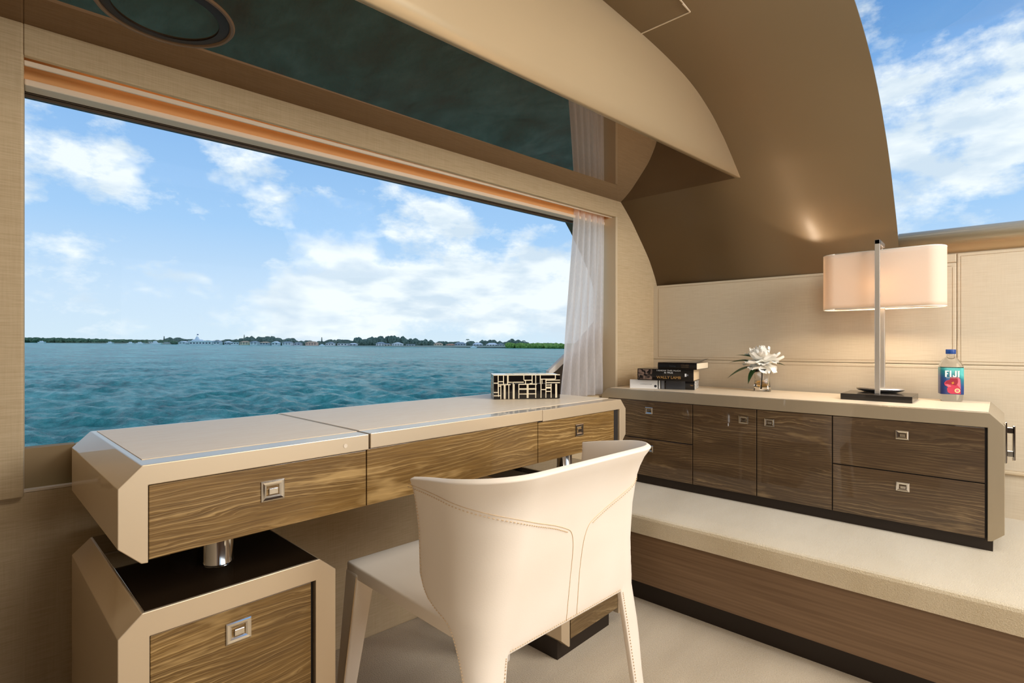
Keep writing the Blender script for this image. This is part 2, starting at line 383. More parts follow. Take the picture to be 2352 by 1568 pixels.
# lamp wall (towards the bow)
RZL = math.atan2(0.035, 1.0)
LW = empty('wall_right', (2.612, 0, 0), R(-90) + RZL, kind='structure')   # local x runs to starboard (-Y), local y outwards
# local: x = -Y (approx), y = +X
box('wall_body', (-1.7, 0.006, 0.0), (-.31, 0.06, 1.262), 'panel_leather', LW)
box('wall_body', (-.31, 0.006, 0.0), (2.0, 0.06, 1.312), 'panel_leather', LW)
GAP = 0.0025
def lpanel(x0, x1, z0, z1, name='panel'):
    return box(name, (x0+GAP/2, 0.0, z0+GAP/2), (x1-GAP/2, 0.014, z1-GAP/2), 'panel_leather', LW, bevel=0.003)
lpanel(-1.40, -0.122, 0.880, 1.268); lpanel(-0.122, 1.9, 0.880, 1.303)
lpanel(-1.40, -0.122, 0.50, 0.880); lpanel(-0.122, 1.9, 0.50, 0.880)
lpanel(-0.30, -0.122, 1.268, 1.303)
box('lower_band', (-1.7, 0.02, 0.33), (2.0, 0.035, 0.492), 'riser_veneer', LW)
box('band_bead', (-1.7, -0.004, 0.488), (2.0, 0.02, 0.502), 'window_trim', LW, bevel=0.004)
bm = bmesh.new()
def dash_line(x0, z0, x1, z1, step=0.0055, ln=0.0038, t=0.0009):
    L = math.hypot(x1-x0, z1-z0); n = int(L/step)
    for i in range(n):
        a = i*step/L; b = (i*step+ln)/L
        xa, za, xb, zb = x0+(x1-x0)*a, z0+(z1-z0)*a, x0+(x1-x0)*b, z0+(z1-z0)*b
        boxes(bm, (min(xa, xb)-t/2, -0.0008, min(za, zb)-t/2), (max(xa, xb)+t/2, 0.001, max(za, zb)+t/2))
for (x0, x1, z0, z1) in ((-1.324, -0.134, 0.893, 1.255), (-0.110, 0.9, 0.893, 1.290)):
    dash_line(x0, z0, x1, z0); dash_line(x0, z1, x1, z1); dash_line(x0, z0, x0, z1); dash_line(x1, z0, x1, z1)
for (x0, x1) in ((-1.324, -0.134), (-0.110, 0.9)):
    dash_line(x0, 0.866, x1, 0.866)
dash_line(-1.324, 0.52, -1.324, 0.866)
st = link('stitching', mesh_of(bm), 'stitch', LW); st['kind'] = 'stuff'
# padded roll along the top of that wall
roll = []
for k in range(25):
    a = 2*math.pi*k/24
    roll.append((0.022 + 0.060*math.cos(a), 1.352 + 0.050*math.sin(a)))
bol = prism('trim_11', roll[:-1], -0.30, 2.0, 'pearl_pale_lit', axis='x', smooth=True)
bol.location = LW.location; bol.rotation_euler = LW.rotation_euler; bol['kind'] = 'structure'

# vaulted ceiling, curving down into the bow wall
PROF = [(2.603, 1.255), (2.585, 1.30), (2.56, 1.345), (2.525, 1.40), (2.48, 1.455), (2.42, 1.523), (2.36, 1.588), (2.285, 1.655), (2.22, 1.703), (2.14, 1.757),
        (2.06, 1.80), (1.97, 1.838), (1.87, 1.868), (1.78, 1.888), (1.69, 1.902), (1.58, 1.915), (1.45, 1.926), (1.2, 1.942), (0.9, 1.952), (0.4, 1.96), (-2.7, 1.96)]
def vault(name, prof, y0, y1, mat, th=0.006):
    v = [(x, y0, z) for x, z in prof] + [(x, y1, z) for x, z in prof]; n = len(prof)
    f = [(i, i+1, n+i+1, n+i) for i in range(n-1)]
    o = link(name, pydata(v, f), mat, smooth=True)
    s = o.modifiers.new('thickness', 'SOLIDIFY'); s.thickness = th; s.offset = -1.0
    o['kind'] = 'structure'; return o
# smooth the profile with a Catmull-Rom pass
def crom(P, k=4):
    out = []
    for i in range(len(P)-1):
        p0 = P[max(i-1, 0)]; p1 = P[i]; p2 = P[i+1]; p3 = P[min(i+2, len(P)-1)]
        for j in range(k):
            t = j/k
            out.append(tuple(0.5*((2*p1[a]) + (-p0[a]+p2[a])*t + (2*p0[a]-5*p1[a]+4*p2[a]-p3[a])*t*t + (-p0[a]+3*p1[a]-3*p2[a]+p3[a])*t**3) for a in range(len(p1))))
    out.append(P[-1]); return out
PS = crom(PROF)
vault('ceiling', PS, 0.295, 1.75, 'pearl_taupe')
rear = [p for p in PS if p[0] < 1.3]
c2 = vault('ceiling', rear, -2.6, 0.295, 'pearl_taupe')
jt = bmesh.new()
def zof(x):
    xs = [p[0] for p in PS][::-1]; zs = [p[1] for p in PS][::-1]; return float(np.interp(x, xs, zs))
boxes(jt, (1.4765, 0.662, zof(1.478)-0.0022), (1.4795, 1.5, zof(1.478)+0.004))
for i in range(24):
    xa = 1.478 - i*0.05; xb = xa - 0.05
    z = min(zof(xa), zof(xb))
    boxes(jt, (xb, 0.6605, z-0.002), (xa, 0.6635, z+0.01))
j = link('trim_12', mesh_of(jt), 'bead'); j['kind'] = 'structure'
# glass roof light on the starboard side, following the vault
def glass_vault():
    P = [(p[0], p[1]+0.0) for p in PS if p[0] >= 1.3 and p[1] > 1.33]
    o = vault('window_2', P, -1.7, 0.295, 'window_glass', 0.006)
glass_vault()

# soffit over the window: dark polished underside, curved face coloured as if lit
SF = [(0.0, 1.66), (-0.003, 1.70), (-0.008, 1.75), (-0.015, 1.80), (-0.026, 1.85), (-0.042, 1.90), (-0.06, 1.955)]
v = []; f = []
for x in (-2.7, 2.75):
    for d, z in SF: v.append((x, -0.5835 + 0.005*x + d, z))
n = len(SF)
for i in range(n-1): f.append((i, i+1, n+i+1, n+i))
sof = link('trim_13', pydata(v, f), 'pearl_pale_lit', smooth=True, loc=WO, rz=RZW)
s = sof.modifiers.new('thickness', 'SOLIDIFY'); s.thickness = 0.02; s.offset = -1; sof['kind'] = 'structure'
bmq = bmesh.new()
pts = [(-2.7, -0.597), (2.75, -0.5697), (2.75, 0.0), (-2.7, 0.0)]
A = [bmq.verts.new((a, b, 1.66)) for a, b in pts]; B = [bmq.verts.new((a, b, 1.675)) for a, b in pts]
bmq.faces.new(A); bmq.faces.new(B[::-1])
for i in range(4): bmq.faces.new([A[i], A[(i+1) % 4], B[(i+1) % 4], B[i]])
sb = link('trim_14', mesh_of(bmq), 'soffit_mirror', loc=WO, rz=RZW); sb['kind'] = 'structure'
# ring modelled in place of a round reflection in the polished underside
rfl = empty('reflection_ring', (0.325, 1.30, 1.66), 0, 'dark ring standing in for a round reflection in the polished soffit underside', 'reflection')
ring = lathe('outer_ring', [(0.098, 0.0), (0.098, -0.003), (0.112, -0.003), (0.118, 0.0)], 'plinth', rfl, n=64, caps=False)
lathe('bevel_ring', [(0.118, 0.0), (0.121, -0.004), (0.126, -0.004), (0.129, 0.0)], 'riser_veneer', rfl, n=64, caps=False)

# step platform under the bow cabinet
st_e = empty('trim_15', (0, 0, 0), kind='structure')
bm = bmesh.new()
prof = [(1.743, 0.262), (1.743, 0.318), (1.746, 0.326), (1.754, 0.3295), (1.77, 0.33), (2.75, 0.33), (2.75, 0.262)]
pr = prism('step_carpet', [(y, z) for y, z in prof], -2.0, 1.62, 'step_carpet', st_e, axis='y')
# (prism along y expects (x, z))
box('riser', (1.753, -2.0, 0.08), (1.80, 1.62, 0.262), 'riser_veneer', st_e)
box('toe_recess', (1.79, -2.0, 0.0), (1.83, 1.62, 0.08), 'plinth', st_e)

# far side and back of the saloon, outside the picture
wn = empty('wall_near', (0, 0, 0), kind='structure')
box('lower_wall', (-2.7, -2.6, 0.0), (2.75, -2.5, 0.8), 'riser_dark', wn)
box('upper_wall', (-2.7, -2.6, 1.76), (2.75, -2.5, 2.1), 'wall_fabric', wn)
box('pier', (-2.7, -2.6, 0.8), (-0.4, -2.5, 1.76), 'riser_dark', wn)
box('pier', (2.4, -2.6, 0.8), (2.75, -2.5, 1.76), 'wall_fabric', wn)
wp = box('shade_block', (-1.0, 0.30, 0.0), (-0.16, 1.57, 1.95), 'shade_block_mat'); wp['kind'] = 'structure'   # unseen block added left of the view to shade the desk's side
wb = empty('wall_back', (0, 0, 0), kind='structure')
box('wall_body', (-2.7, -2.6, 0.0), (-2.6, 1.9, 2.1), 'riser_dark', wb)

# ================================================================== CASE FURNITURE
def upoly(W, zt, zb, t, c, tt):
    return [(0, zb+c), (0, zt-c), (c, zt), (W-c, zt), (W, zt-c), (W, zb+c), (W-c+.0, zb+0.002), (W-t, zb), (W-t, zt-tt), (t, zt-tt), (t, zb), (c-.004, zb+0.002)]
def flush_latch(parent, x, z, y=0.0, wd=0.040, h=0.034, mat='chrome', flip=False):
    """square recessed push latch on a front that faces -y; rim, tray and finger tab"""
    bm = bmesh.new(); a, b = wd/2, h/2; i, j2 = a*0.56, b*0.50
    def loop(hw, hh, yy): return [bm.verts.new((x+sx*hw, yy, z+sz*hh)) for sx, sz in ((-1,-1),(1,-1),(1,1),(-1,1))]
    L = [loop(a, b, y), loop(a, b, y-0.0022), loop(a-0.002, b-0.002, y-0.0032), loop(i+.003, j2+.003, y-0.0028), loop(i, j2, y-0.0012), loop(i-.001, j2-.001, y+0.004)]
    for p, q in zip(L, L[1:]):
        for k in range(4): bm.faces.new([p[k], p[(k+1) % 4], q[(k+1) % 4], q[k]])
    bm.faces.new(L[-1])
    o = link('latch', mesh_of(bm), mat, parent)
    bm = bmesh.new(); boxes(bm, (x-i*0.62, y-0.0030, z-j2*0.75), (x+i*0.80, y+0.0036, z+j2*0.45))
    link('finger_tab', mesh_of(bm), mat, o, bevel=0.0008)
    return o
# ---- desk
DR = R(-0.95)
desk = empty('writing_desk', (0.180, 0.975, 0.0), DR, 'long beige lacquered desk with figured oak drawers standing along the window', 'desk')
DD = 0.468
zt = 0.770
prism('left_frame', [(0, .648), (0, .739), (.031, .770), (.4262, .770), (.4262, .738), (.039, .738), (.039, .617), (.030, .618), (.0, .648)][:-1], 0, DD, 'lacquer', desk, bevel=0.0012)
prism('flap_frame', [(.4300, .740), (.4300, .7712), (.9835, .7712), (.9835, .740)], -0.001, DD, 'lacquer', desk, bevel=0.0012)
prism('right_frame', [(.9865, .770), (1.396, .770), (1.427, .737), (1.427, .648), (1.397, .618), (1.389, .617), (1.389, .737), (.9865, .737)], 0, DD, 'lacquer', desk, bevel=0.0012)
for nm, x0, x1, zz in (('top_inlay', .040, .4255, .7703), ('top_inlay', .4306, .9830, .7715), ('top_inlay', .987, 1.389, .7703)):
    box(nm, (x0, .047, zz-0.002), (x1, DD-.014, zz+0.0006), 'desk_leather', desk, bevel=0.0003)
box('carcass', (.041, .006, .622), (1.387, DD-.004, .737), 'gap', desk)
def front(parent, x0, x1, z0, z1, mat, name='drawer', y=0.002, th=0.014):
    return box(name, (x0+.0008, y, z0+.0008), (x1-.0008, y+th, z1-.0008), mat, parent, bevel=0.0008)
d1 = front(desk, .0395, .4215, .6205, .7375, 'oak_desk'); flush_latch(d1, .230, .692, 0.002, .041, .036)
front(desk, .4225, .9665, .6205, .7395, 'oak_desk')
d3 = front(desk, .9675, 1.3565, .6205, .7365, 'oak_desk'); flush_latch(d3, 1.161, .693, 0.002, .041, .036, 'dark_chrome')
box('filler_strip', (1.358, .008, .6205), (1.3885, .02, .7365), 'lacquer', desk)
lathe('push_button', [(0, -.0006), (.0038, -.0006), (.0042, 0)], 'bead', desk, n=20).matrix_local = Matrix.Translation((.373, -0.0008, .753)) @ Matrix.Rotation(R(90), 4, 'X')
for px in (.179, 1.248):
    for py in (.128, .355):
        o = lathe('post', [(.0265, .543), (.0265, .545), (.0255, .547), (.0255, .622)], 'chrome', desk, loc=(px, py, 0))
# ---- pedestals
def pedestal(x0, label, mirror):
    loc = Matrix.Rotation(DR, 4, 'Z') @ Vector((x0, 0, 0)) + Vector((0.180, 0.975, 0.0))
    e = empty('desk_pedestal', loc, DR, label, 'pedestal')
    W = .352; lm = 'lacquer'
    def mx(x): return W-x if mirror else x
    P = [(0, .075), (0, .512), (.031, .541), (W-.033, .541), (W, .512), (W, .075), (W-.031, .044), (W-.041, .044), (W-.041, .502), (.041, .502), (.041, .044), (.036, .044)]
    prism('shell', P, 0, .468, lm, e, bevel=0.0012)
    box('top_plate', (.034, .003, .540), (W-.036, .464, .5422), 'pedestal_top', e, bevel=0.0004)
    box('carcass', (.042, .012, .06), (W-.042, .46, .50), 'gap', e)
    a, b = sorted((mx(.0415), mx(.3035)))
    dr = front(e, a, b, .062, .5015, 'oak_desk' if not mirror else 'oak_side', name='door', y=0.003)
    flush_latch(dr, mx(.172), .459, 0.003, .041, .036)
    a, b = sorted((mx(.305), mx(.311)))
    box('plinth', (.018, .03, 0), (W-.055 if mirror else W-.03, .45, .061), 'plinth', e)
    return e
pedestal(0.0, 'left desk pedestal, beige chamfered frame around an oak door with chrome latch', False)
pedestal(1.071, 'right desk pedestal, low oak-fronted unit partly hidden behind the chair', True)

# ---- cabinet towards the bow; local x runs to starboard (-Y), local y outwards (+X), z up from the step
CZ = 0.33
cab = empty('low_cabinet', (2.142, 1.400, CZ), R(-90), 'long low cabinet of dark glossy oak doors and drawers with lacquered frame coloured as in shade', 'cabinet')
W = 1.409
def cz(z): return z - CZ
P = [(0, cz(.395)), (0, cz(.720)), (.034, cz(.7515)), (W-.034, cz(.7515)), (W, cz(.715)), (W, cz(.392)), (W-.028, cz(.366)), (W-.038, cz(.364)), (W-.038, cz(.7065)), (.04, cz(.7065)), (.04, cz(.364)), (.03, cz(.366))]
prism('frame', P, 0, .412, 'lacquer_shaded', cab, bevel=0.0014)
box('top_panel', (.036, .022, cz(.7505)), (W-.036, .400, cz(.7523)), 'desk_leather', cab, bevel=0.0004)
box('carcass', (.041, .010, cz(.372)), (W-.039, .405, cz(.706)), 'gap', cab)
box('plinth', (.05, .022, 0), (W-.026, .39, cz(.371)), 'plinth', cab)
yy = lambda Y: 1.400 - Y
def cf(Y0, Y1, z0, z1, nm): return front(cab, yy(Y0), yy(Y1), cz(z0), cz(z1), 'oak_cabinet', name=nm, y=0.003)
o = cf(1.358, .9515, .537, .7055, 'drawer'); flush_latch(o, yy(1.152), cz(.662), .003, .036, .030, 'dark_chrome')
o = cf(1.358, .9515, .3695, .535, 'drawer'); flush_latch(o, yy(1.149), cz(.493), .003, .036, .030, 'dark_chrome')
o = cf(.9495, .695, .3695, .7055, 'door'); flush_latch(o, yy(.743), cz(.661), .003, .036, .030, 'dark_chrome')
o = cf(.693, .439, .3695, .7055, 'door'); flush_latch(o, yy(.647), cz(.660), .003, .036, .030, 'dark_chrome')
o = cf(.437, .0345, .537, .7055, 'drawer'); flush_latch(o, yy(.237), cz(.660), .003, .036, .029)
o = cf(.437, .0345, .3695, .535, 'drawer'); flush_latch(o, yy(.236), cz(.490), .003, .036, .029)
bm = bmesh.new()
boxes(bm, (W, .020, cz(.60)), (W+.006, .055, cz(.725))); boxes(bm, (W+.004, .026, cz(.62)), (W+.022, .048, cz(.64))); boxes(bm, (W+.004, .026, cz(.69)), (W+.022, .048, cz(.71)))
boxes(bm, (W+.016, .026, cz(.61)), (W+.024, .048, cz(.715)))
link('side_catch', mesh_of(bm), 'chrome', cab, bevel=0.002)

# ================================================================== CHAIR
CH = empty('leather_armchair', (0.865, 0.643, 0.0), R(-3.15), 'cream stitched leather armchair with wraparound back, drawn up to the desk', 'chair')
def li(z, tab):
    xs, ys = zip(*tab); return float(np.interp(z, xs, ys))
Wt = lambda z: li(z, [(0, .272), (.2, .260), (.4, .253), (.60, .253), (.66, .260), (.70, .268), (.735, .288)])
yb = lambda z: li(z, [(0, -.036), (.2, -.018), (.4, -.006), (.5, -.016), (.6, -.030), (.66, -.042), (.70, -.057), (.735, -.078)])
rc = lambda z: li(z, [(0, .018), (.3, .03), (.42, .055), (.52, .085), (.62, .10), (.735, .13)])
yf = lambda z: li(z, [(0, .012), (.30, .022), (.369, .030), (.413, .046), (.452, .066), (.467, .100), (.48, .135), (.512, .160), (.6, .164), (.68, .166), (.735, .178)])
inn = lambda z: li(z, [(0, .228), (.15, .215), (.3, .192), (.40, .175)])
def path(z, s_abs):
    """point on the right half of the plan curve at arc length s from the centre, height z"""
    W_, r, b, fy = Wt(z), rc(z), yb(z), yf(z)
    flat = W_ - r; arc = r*math.pi/2
    if s_abs <= flat: 
        # slight bow of the back
        return (s_abs, b + 0.012*(s_abs/max(flat, .01))**2*0 , z)
    if s_abs <= flat+arc:
        a = (s_abs-flat)/r; return (flat + r*math.sin(a), b + r - r*math.cos(a), z)
    return (W_, b + r + (s_abs-flat-arc), z)
def smax(z): 
    W_, r, b, fy = Wt(z), rc(z), yb(z), yf(z)
    full = (W_-r) + r*math.pi/2 + (fy-(b+r))
    if fy < b+r:    # leg ends on the arc
        full = (W_-r) + r*math.acos(max(-1, min(1, 1-(fy-b)/r)))
    return full
def s_in(z): return inn(z) if z < .40 else .175
NM, NL = 22, 18
zrim = lambda s, S: 0.731 - 0.030*(max(0, (s/S-0.35)/0.65))**1.6
def column(k):
    """k in 0..NM+NL -> function z -> arc length"""
    def g(z):
        S = smax(z); si = s_in(z)
        if k <= NM: return si*k/NM
        return si + (S-si)*(k-NM)/NL
    return g
ZU = [i/15 for i in range(16)]
verts = []; idx = {}
def vert(side, k, row, p):
    key = (side if k > 0 else 0, k, row)
    if key not in idx:
        idx[key] = len(verts); verts.append((p[0]*side, p[1], p[2]))
    return idx[key]
faces = []
for side in (1, -1):
    grid = []
    for k in range(NM+NL+1):
        g = column(k); S7 = smax(.70); ztop = zrim(g(.70), S7); colv = []
        for r_, t in enumerate(ZU):
            z = .40 + (ztop-.40)*t
            colv.append(vert(side, k, 'u%d' % r_, path(z, g(z))))
        grid.append(colv)
    for k in range(NM+NL):
        for r_ in range(15):
            q = [grid[k][r_], grid[k+1][r_], grid[k+1][r_+1], grid[k][r_+1]]
            faces.append(q if side == 1 else q[::-1])
    ZL = [.40*i/10 for i in range(11)]
    lg = []
    for k in range(NM, NM+NL+1):
        g = column(k); colv = []
        for r_, z in enumerate(ZL):
            colv.append(grid[k][0] if r_ == 10 else vert(side, k, 'l%d' % r_, path(z, g(z))))
        lg.append(colv)
    for k in range(NL):
        for r_ in range(10):
            q = [lg[k][r_], lg[k+1][r_], lg[k+1][r_+1], lg[k][r_+1]]
            faces.append(q if side == 1 else q[::-1])
me = pydata(verts, faces)
shell = link('back_shell', me, 'chair_leather', CH, smooth=True)
s = shell.modifiers.new('thickness', 'SOLIDIFY'); s.thickness = 0.013; s.offset = -1.0; s.use_even_offset = False
b = shell.modifiers.new('bevel', 'BEVEL'); b.width = 0.0035; b.segments = 3; b.limit_method = 'ANGLE'; b.angle_limit = R(50)
# which way is inwards
bpy.context.view_layer.update()
# seams on the outside of the shell
def on_shell(side, s, z, off=0.0012):
    p = Vector(path(z, s)); q = Vector(path(z, s+0.002)); t = (q-p).normalized(); nrm = Vector((t.y, -t.x, 0))
    p = p + nrm*off; return (p.x*side, p.y, p.z)
seamc = [(.016, .405), (.0155, .44), (.0145, .48), (.0145, .52), (.016, .555), (.020, .575), (.027, .590), (.040, .600), (.08, .617), (.13, .634), (.19, .655), (.26, .672), (.33, .683), (.392, .688), (.446, .690)]
def dense(P, n=10): return crom(P, n)
for side in (1, -1):
    pts = [on_shell(side, s_, z_, 0.0003) for s_, z_ in dense(seamc, 6)]
    tube('seam', pts, 0.0007, 'chair_stitch', CH, n=5)
bm = bmesh.new()
def stitches(fn, n, ln=0.45, r=0.0009):
    for i in range(n):
        a = Vector(fn(i/n)); b = Vector(fn((i+ln)/n)); tube('', [a, b], r, None, bm=bm, n=4)
def along(P):
    d = dense(P, 8)
    def fn(t):
        x = t*(len(d)-1); i = min(int(x), len(d)-2); f_ = x-i; return tuple(d[i][k]*(1-f_)+d[i+1][k]*f_ for k in range(len(d[i])))
    return fn
for side in (1, -1):
    c = along([(s_, z_-0.006) for s_, z_ in seamc[7:]])
    stitches(lambda t: on_shell(side, *c(t)), 62)
    e = along([(smax(z)-.006, z) for z in (.05, .15, .25, .33, .38, .42, .455, .475, .50, .55, .60, .65, .69)])
    stitches(lambda t: on_shell(side, *e(t)), 95)
    e2 = along([(s_in(z)+.006, z) for z in (.02, .12, .22, .32, .40)])
    stitches(lambda t: on_shell(side, *e2(t)), 55)
    stitches(lambda t: on_shell(side, .175*t, .407), 28)
so = link('stitching', mesh_of(bm), 'chair_stitch', CH); so['kind'] = 'stuff'
# seat
bm = bmesh.new(); nx, ny = 20, 20; g = {}
def seatp(i, j, top):
    u = -1 + 2*i/nx; v_ = j/ny
    hw = (.236 + .012*v_)*(1 - .22*max(0, 1-v_/.12)**2); x = u*hw; y = .022 + v_*.444
    if top: z = .452 - .012*(1-u*u)*(math.sin(math.pi*min(1, v_*1.0)))**0.5 - .004*(1-v_)
    else: z = .420
    return (x, y, z)
for top in (0, 1):
    for i in range(nx+1):
        for j_ in range(ny+1): g[i, j_, top] = bm.verts.new(seatp(i, j_, top))
for i in range(nx):
    for j_ in range(ny):
        for top in (0, 1): bm.faces.new([g[i, j_, top], g[i+1, j_, top], g[i+1, j_+1, top], g[i, j_+1, top]])
for i in range(nx):
    bm.faces.new([g[i, 0, 0], g[i+1, 0, 0], g[i+1, 0, 1], g[i, 0, 1]]); bm.faces.new([g[i, ny, 0], g[i+1, ny, 0], g[i+1, ny, 1], g[i, ny, 1]])
for j_ in range(ny):
    bm.faces.new([g[0, j_, 0], g[0, j_+1, 0], g[0, j_+1, 1], g[0, j_, 1]]); bm.faces.new([g[nx, j_, 0], g[nx, j_+1, 0], g[nx, j_+1, 1], g[nx, j_, 1]])
link('seat', mesh_of(bm), 'chair_leather', CH, smooth=True, bevel=0.005, seg=3)
# front legs: leather-covered, tapering, splayed a little outwards
for side in (-1, 1):
    secs = []
    for t in [i/10 for i in range(11)]:
        z = .436*(1-t); wx = .052*(1-t)+.024*t; wy = .054*(1-t)+.026*t
        xo = .249 + .030*t; yo = .468 + .018*t
        secs.append([(side*xo, yo-wy, z), (side*(xo-wx), yo-wy, z), (side*(xo-wx), yo, z), (side*xo, yo, z)])
    vv = [p for s_ in secs for p in s_]; ff = []
    for i in range(10):
        for k in range(4): ff.append((i*4+k, i*4+(k+1) % 4, (i+1)*4+(k+1) % 4, (i+1)*4+k))
    ff += [(0, 1, 2, 3), (43, 42, 41, 40)]
    bm = bmesh.new(); vs = [bm.verts.new(p) for p in vv]
    for q in ff: bm.faces.new([vs[i] for i in q])
    link('leg', mesh_of(bm), 'chair_leather', CH, bevel=0.006, seg=3)
    tube('piping', [(side*(.2495+.030*t), .4685+.018*t - .001-(.054*(1-t)+.026*t)+.002, .43*(1-t)) for t in [i/12 for i in range(12)]], 0.0015, 'chair_stitch', CH, n=5)

# ================================================================== THINGS ON THE DESK
# inlaid box
bx = empty('inlaid_box', (0,0,0), 0, 'black lidded box with cream geometric inlay standing on the desk', 'box')
bl = Vector((1.085, 0.302)); br = Vector((1.262, 0.158))
dw = Matrix.Rotation(DR, 4, 'Z')
p0 = dw @ Vector((bl.x, bl.y, 0)) + Vector((.180, .975, .7722)); p1 = dw @ Vector((br.x, br.y, 0)) + Vector((.180, .975, .7722))
ang = math.atan2(p1.y-p0.y, p1.x-p0.x); BWd = (p1-p0).length
bx.location = p0; bx.rotation_euler = (0, 0, ang)
BH, BDp = 0.081, 0.118
box('body', (0, 0, 0), (BWd, BDp, .0525), 'inlay_black', bx, bevel=0.0008)
box('lid', (0, 0, .0532), (BWd, BDp, BH), 'inlay_black', bx, bevel=0.0008)
V = [(.065,0,.73,.0),(.07,.37,.9),(.145,0,.40),(.205,0,.40),(.215,0,.33),(.45,0,.20),(.475,.2,.38),(.575,.0,.36),(.63,0,.36),(.70,0,.38),(.93,0,.18),
     (.105,.38,1),(.155,.38,1),(.17,.38,1),(.225,.38,1),(.29,.30,1),(.305,.38,1),(.375,.38,.98),(.50,.38,.97),(.515,.38,.97),(.63,.38,.97),(.71,.38,.97),(.785,.16,.97),(.865,.38,.97),(.935,.38,.97),(.95,.38,.97),(.725,.18,.38)]
Hh = [(.33,0,.07),(.27,.065,.145),(.40,.065,.25),(.30,.205,.45),(.22,.45,.58),(.18,.70,.93),(.225,.79,1),(.33,.79,1),(.72,0,.065),(.86,0,.11),(.46,.065,.105),
      (.39,.375,.65),(.575,.375,.64),(.60,.375,.64),(.795,.375,.64),(.80,.375,.5),(.62,.72,.79),(.43,.79,.87),(.52,.79,.87),(.70,.79,.87),(.56,.79,.87),(.0,.0,1),(.30,.25,.30),(.36,.54,.58)]
def inlay(name, Wd, Vl, Hl, tf, mirror=False, t=0.0029):
    bm = bmesh.new()
    for q in Vl:
        x, y0, y1 = q[:3]; x = 1-x if mirror else x
        boxes(bm, (x*Wd-t/2, -0.0005, BH*(1-y1)), (x*Wd+t/2, 0.0004, BH*(1-y0)), tf)
    for y, x0, x1 in Hl:
        if mirror: x0, x1 = 1-x1, 1-x0
        boxes(bm, (x0*Wd, -0.00055, BH*(1-y)-t/2), (x1*Wd, 0.0004, BH*(1-y)+t/2), tf)
    o = link(name, mesh_of(bm), 'inlay_cream', bx); o['kind'] = 'stuff'
inlay('inlay', BWd, V, Hh, Matrix.Identity(4))
Ls = Matrix.Translation((0, BDp, 0)) @ Matrix.Rotation(R(-90), 4, 'Z')
inlay('inlay', BDp, [v for v in V if v[0] < .95][::2], Hh[::2], Ls, True, 0.003)
Ltop = Matrix.Translation((0, 0, BH)) @ Matrix.Rotation(R(-90), 4, 'X') @ Matrix.Scale(BDp/BH, 4, (0, 0, 1))
bmt = bmesh.new()
random.seed(3)
for i in range(16):
    x = random.uniform(.02, .98)*BWd; y0 = random.uniform(0, .6)*BDp; y1 = min(BDp, y0+random.uniform(.2, .6)*BDp)
    boxes(bmt, (x-.0016, y0, BH-.0003), (x+.0016, y1, BH+.0005))
    y = random.uniform(.03, .97)*BDp; x0 = random.uniform(0, .7)*BWd; x1 = min(BWd, x0+random.uniform(.1, .4)*BWd)
    boxes(bmt, (x0, y-.0016, BH-.0003), (x1, y+.0016, BH+.00055))
o = link('inlay', mesh_of(bmt), 'inlay_cream', bx); o['kind'] = 'stuff'

# ================================================================== THINGS ON THE CABINET
TZ = 0.7525
# --- books: local x along the spine, y depth, facing -y = spine
def book(name, label, p_right, yaw, L, D, H_, z, cover, page, spine_fn=None, cv=0.0022):
    """p_right: world xy of the spine's starboard end; spine runs back to port"""
    d = Vector((-math.sin(yaw)*-1, 0, 0))
    e = empty(name, (p_right[0], p_right[1], z), R(-90)+yaw, label, 'book', 'books stacked on the bow cabinet')
    # local x increases towards starboard, so the book spans x in [-L, 0]
    box('page_block', (-L+.003, .003, cv), (-.003, D-.003, H_-cv), page, e, bevel=0.0008)
    box('back_cover', (-L, 0, 0), (0, D, cv), cover, e, bevel=0.0006)
    fc = box('front_cover', (-L, 0, H_-cv), (0, D, H_), cover, e, bevel=0.0006)
    sp = prism('spine', [(0.004, 0.0), (0.0, 0.002), (-.0022, H_*.3), (-.0022, H_*.7), (0, H_-.002), (.004, H_)], -L, 0, cover, e, axis='x', bevel=0.0004)
    if spine_fn: spine_fn(e, sp)
    return e, fc
simple('page_cream', srgb(226, 200, 160), rough=0.9); simple('page_pale', srgb(240, 222, 192), rough=0.9)
def marbled():
    m, t, p = pmat('marbled_edge', (0.8,)*3, rough=0.6)
    n = t.noise(objc(t), 140, 4, 0.6, dist=1.5); t.link(t.ramp(n, [(0.44, srgb(40, 36, 32)), (0.5, srgb(225, 220, 210))]), p.inputs['Base Color']); M['marbled_edge'] = m
marbled()
def photo_print():
    m, t, p = pmat('cover_photo', (0.1,)*3, rough=0.25, coat=0.4)
    n = t.noise(objc(t), 60, 3, 0.5, dist=0.8); t.link(t.ramp(n, [(0.42, srgb(24, 18, 16)), (0.6, srgb(128, 104, 90))]), p.inputs['Base Color']); M['cover_photo'] = m
photo_print(); simple('cover_grey', srgb(112, 112, 114), rough=0.3); simple('cover_slate', srgb(52, 54, 58), rough=0.25, coat=0.4)
TX = (R(90), 0, 0)
def sp_bottom(e, sp):
    L = .29
    box('white_cover_panel', (-L-.0004, -.0032, -.0002), (-L+.128, .004, .0402), 'white', e)
    for a, b, mt in ((-.157, -.151, 'white'), (-.146, -.132, 'cover_grey'), (-.125, -.04, 'cover_slate')):
        box('spine_band', (a, -.0030, .001), (b, .002, .039), mt, e)
    box('marbled_edge', (-.001, .001, .001), (.0008, .15, .039), 'marbled_edge', e)
    text('lettering', 'a contemporary novel', .006, 'cover_grey', e, (-L+.075, -.0034, .020), TX)
    text('lettering', 'TREE', .006, 'gold', e, (-.012, -.0031, .020), TX)
    lathe('round_emblem', [(0, -.0004), (.006, -.0004), (.006, 0)], 'cover_slate', e, n=20).matrix_local = Matrix.Translation((-L+.118, -.0034, .012)) @ Matrix.Rotation(R(90), 4, 'X')
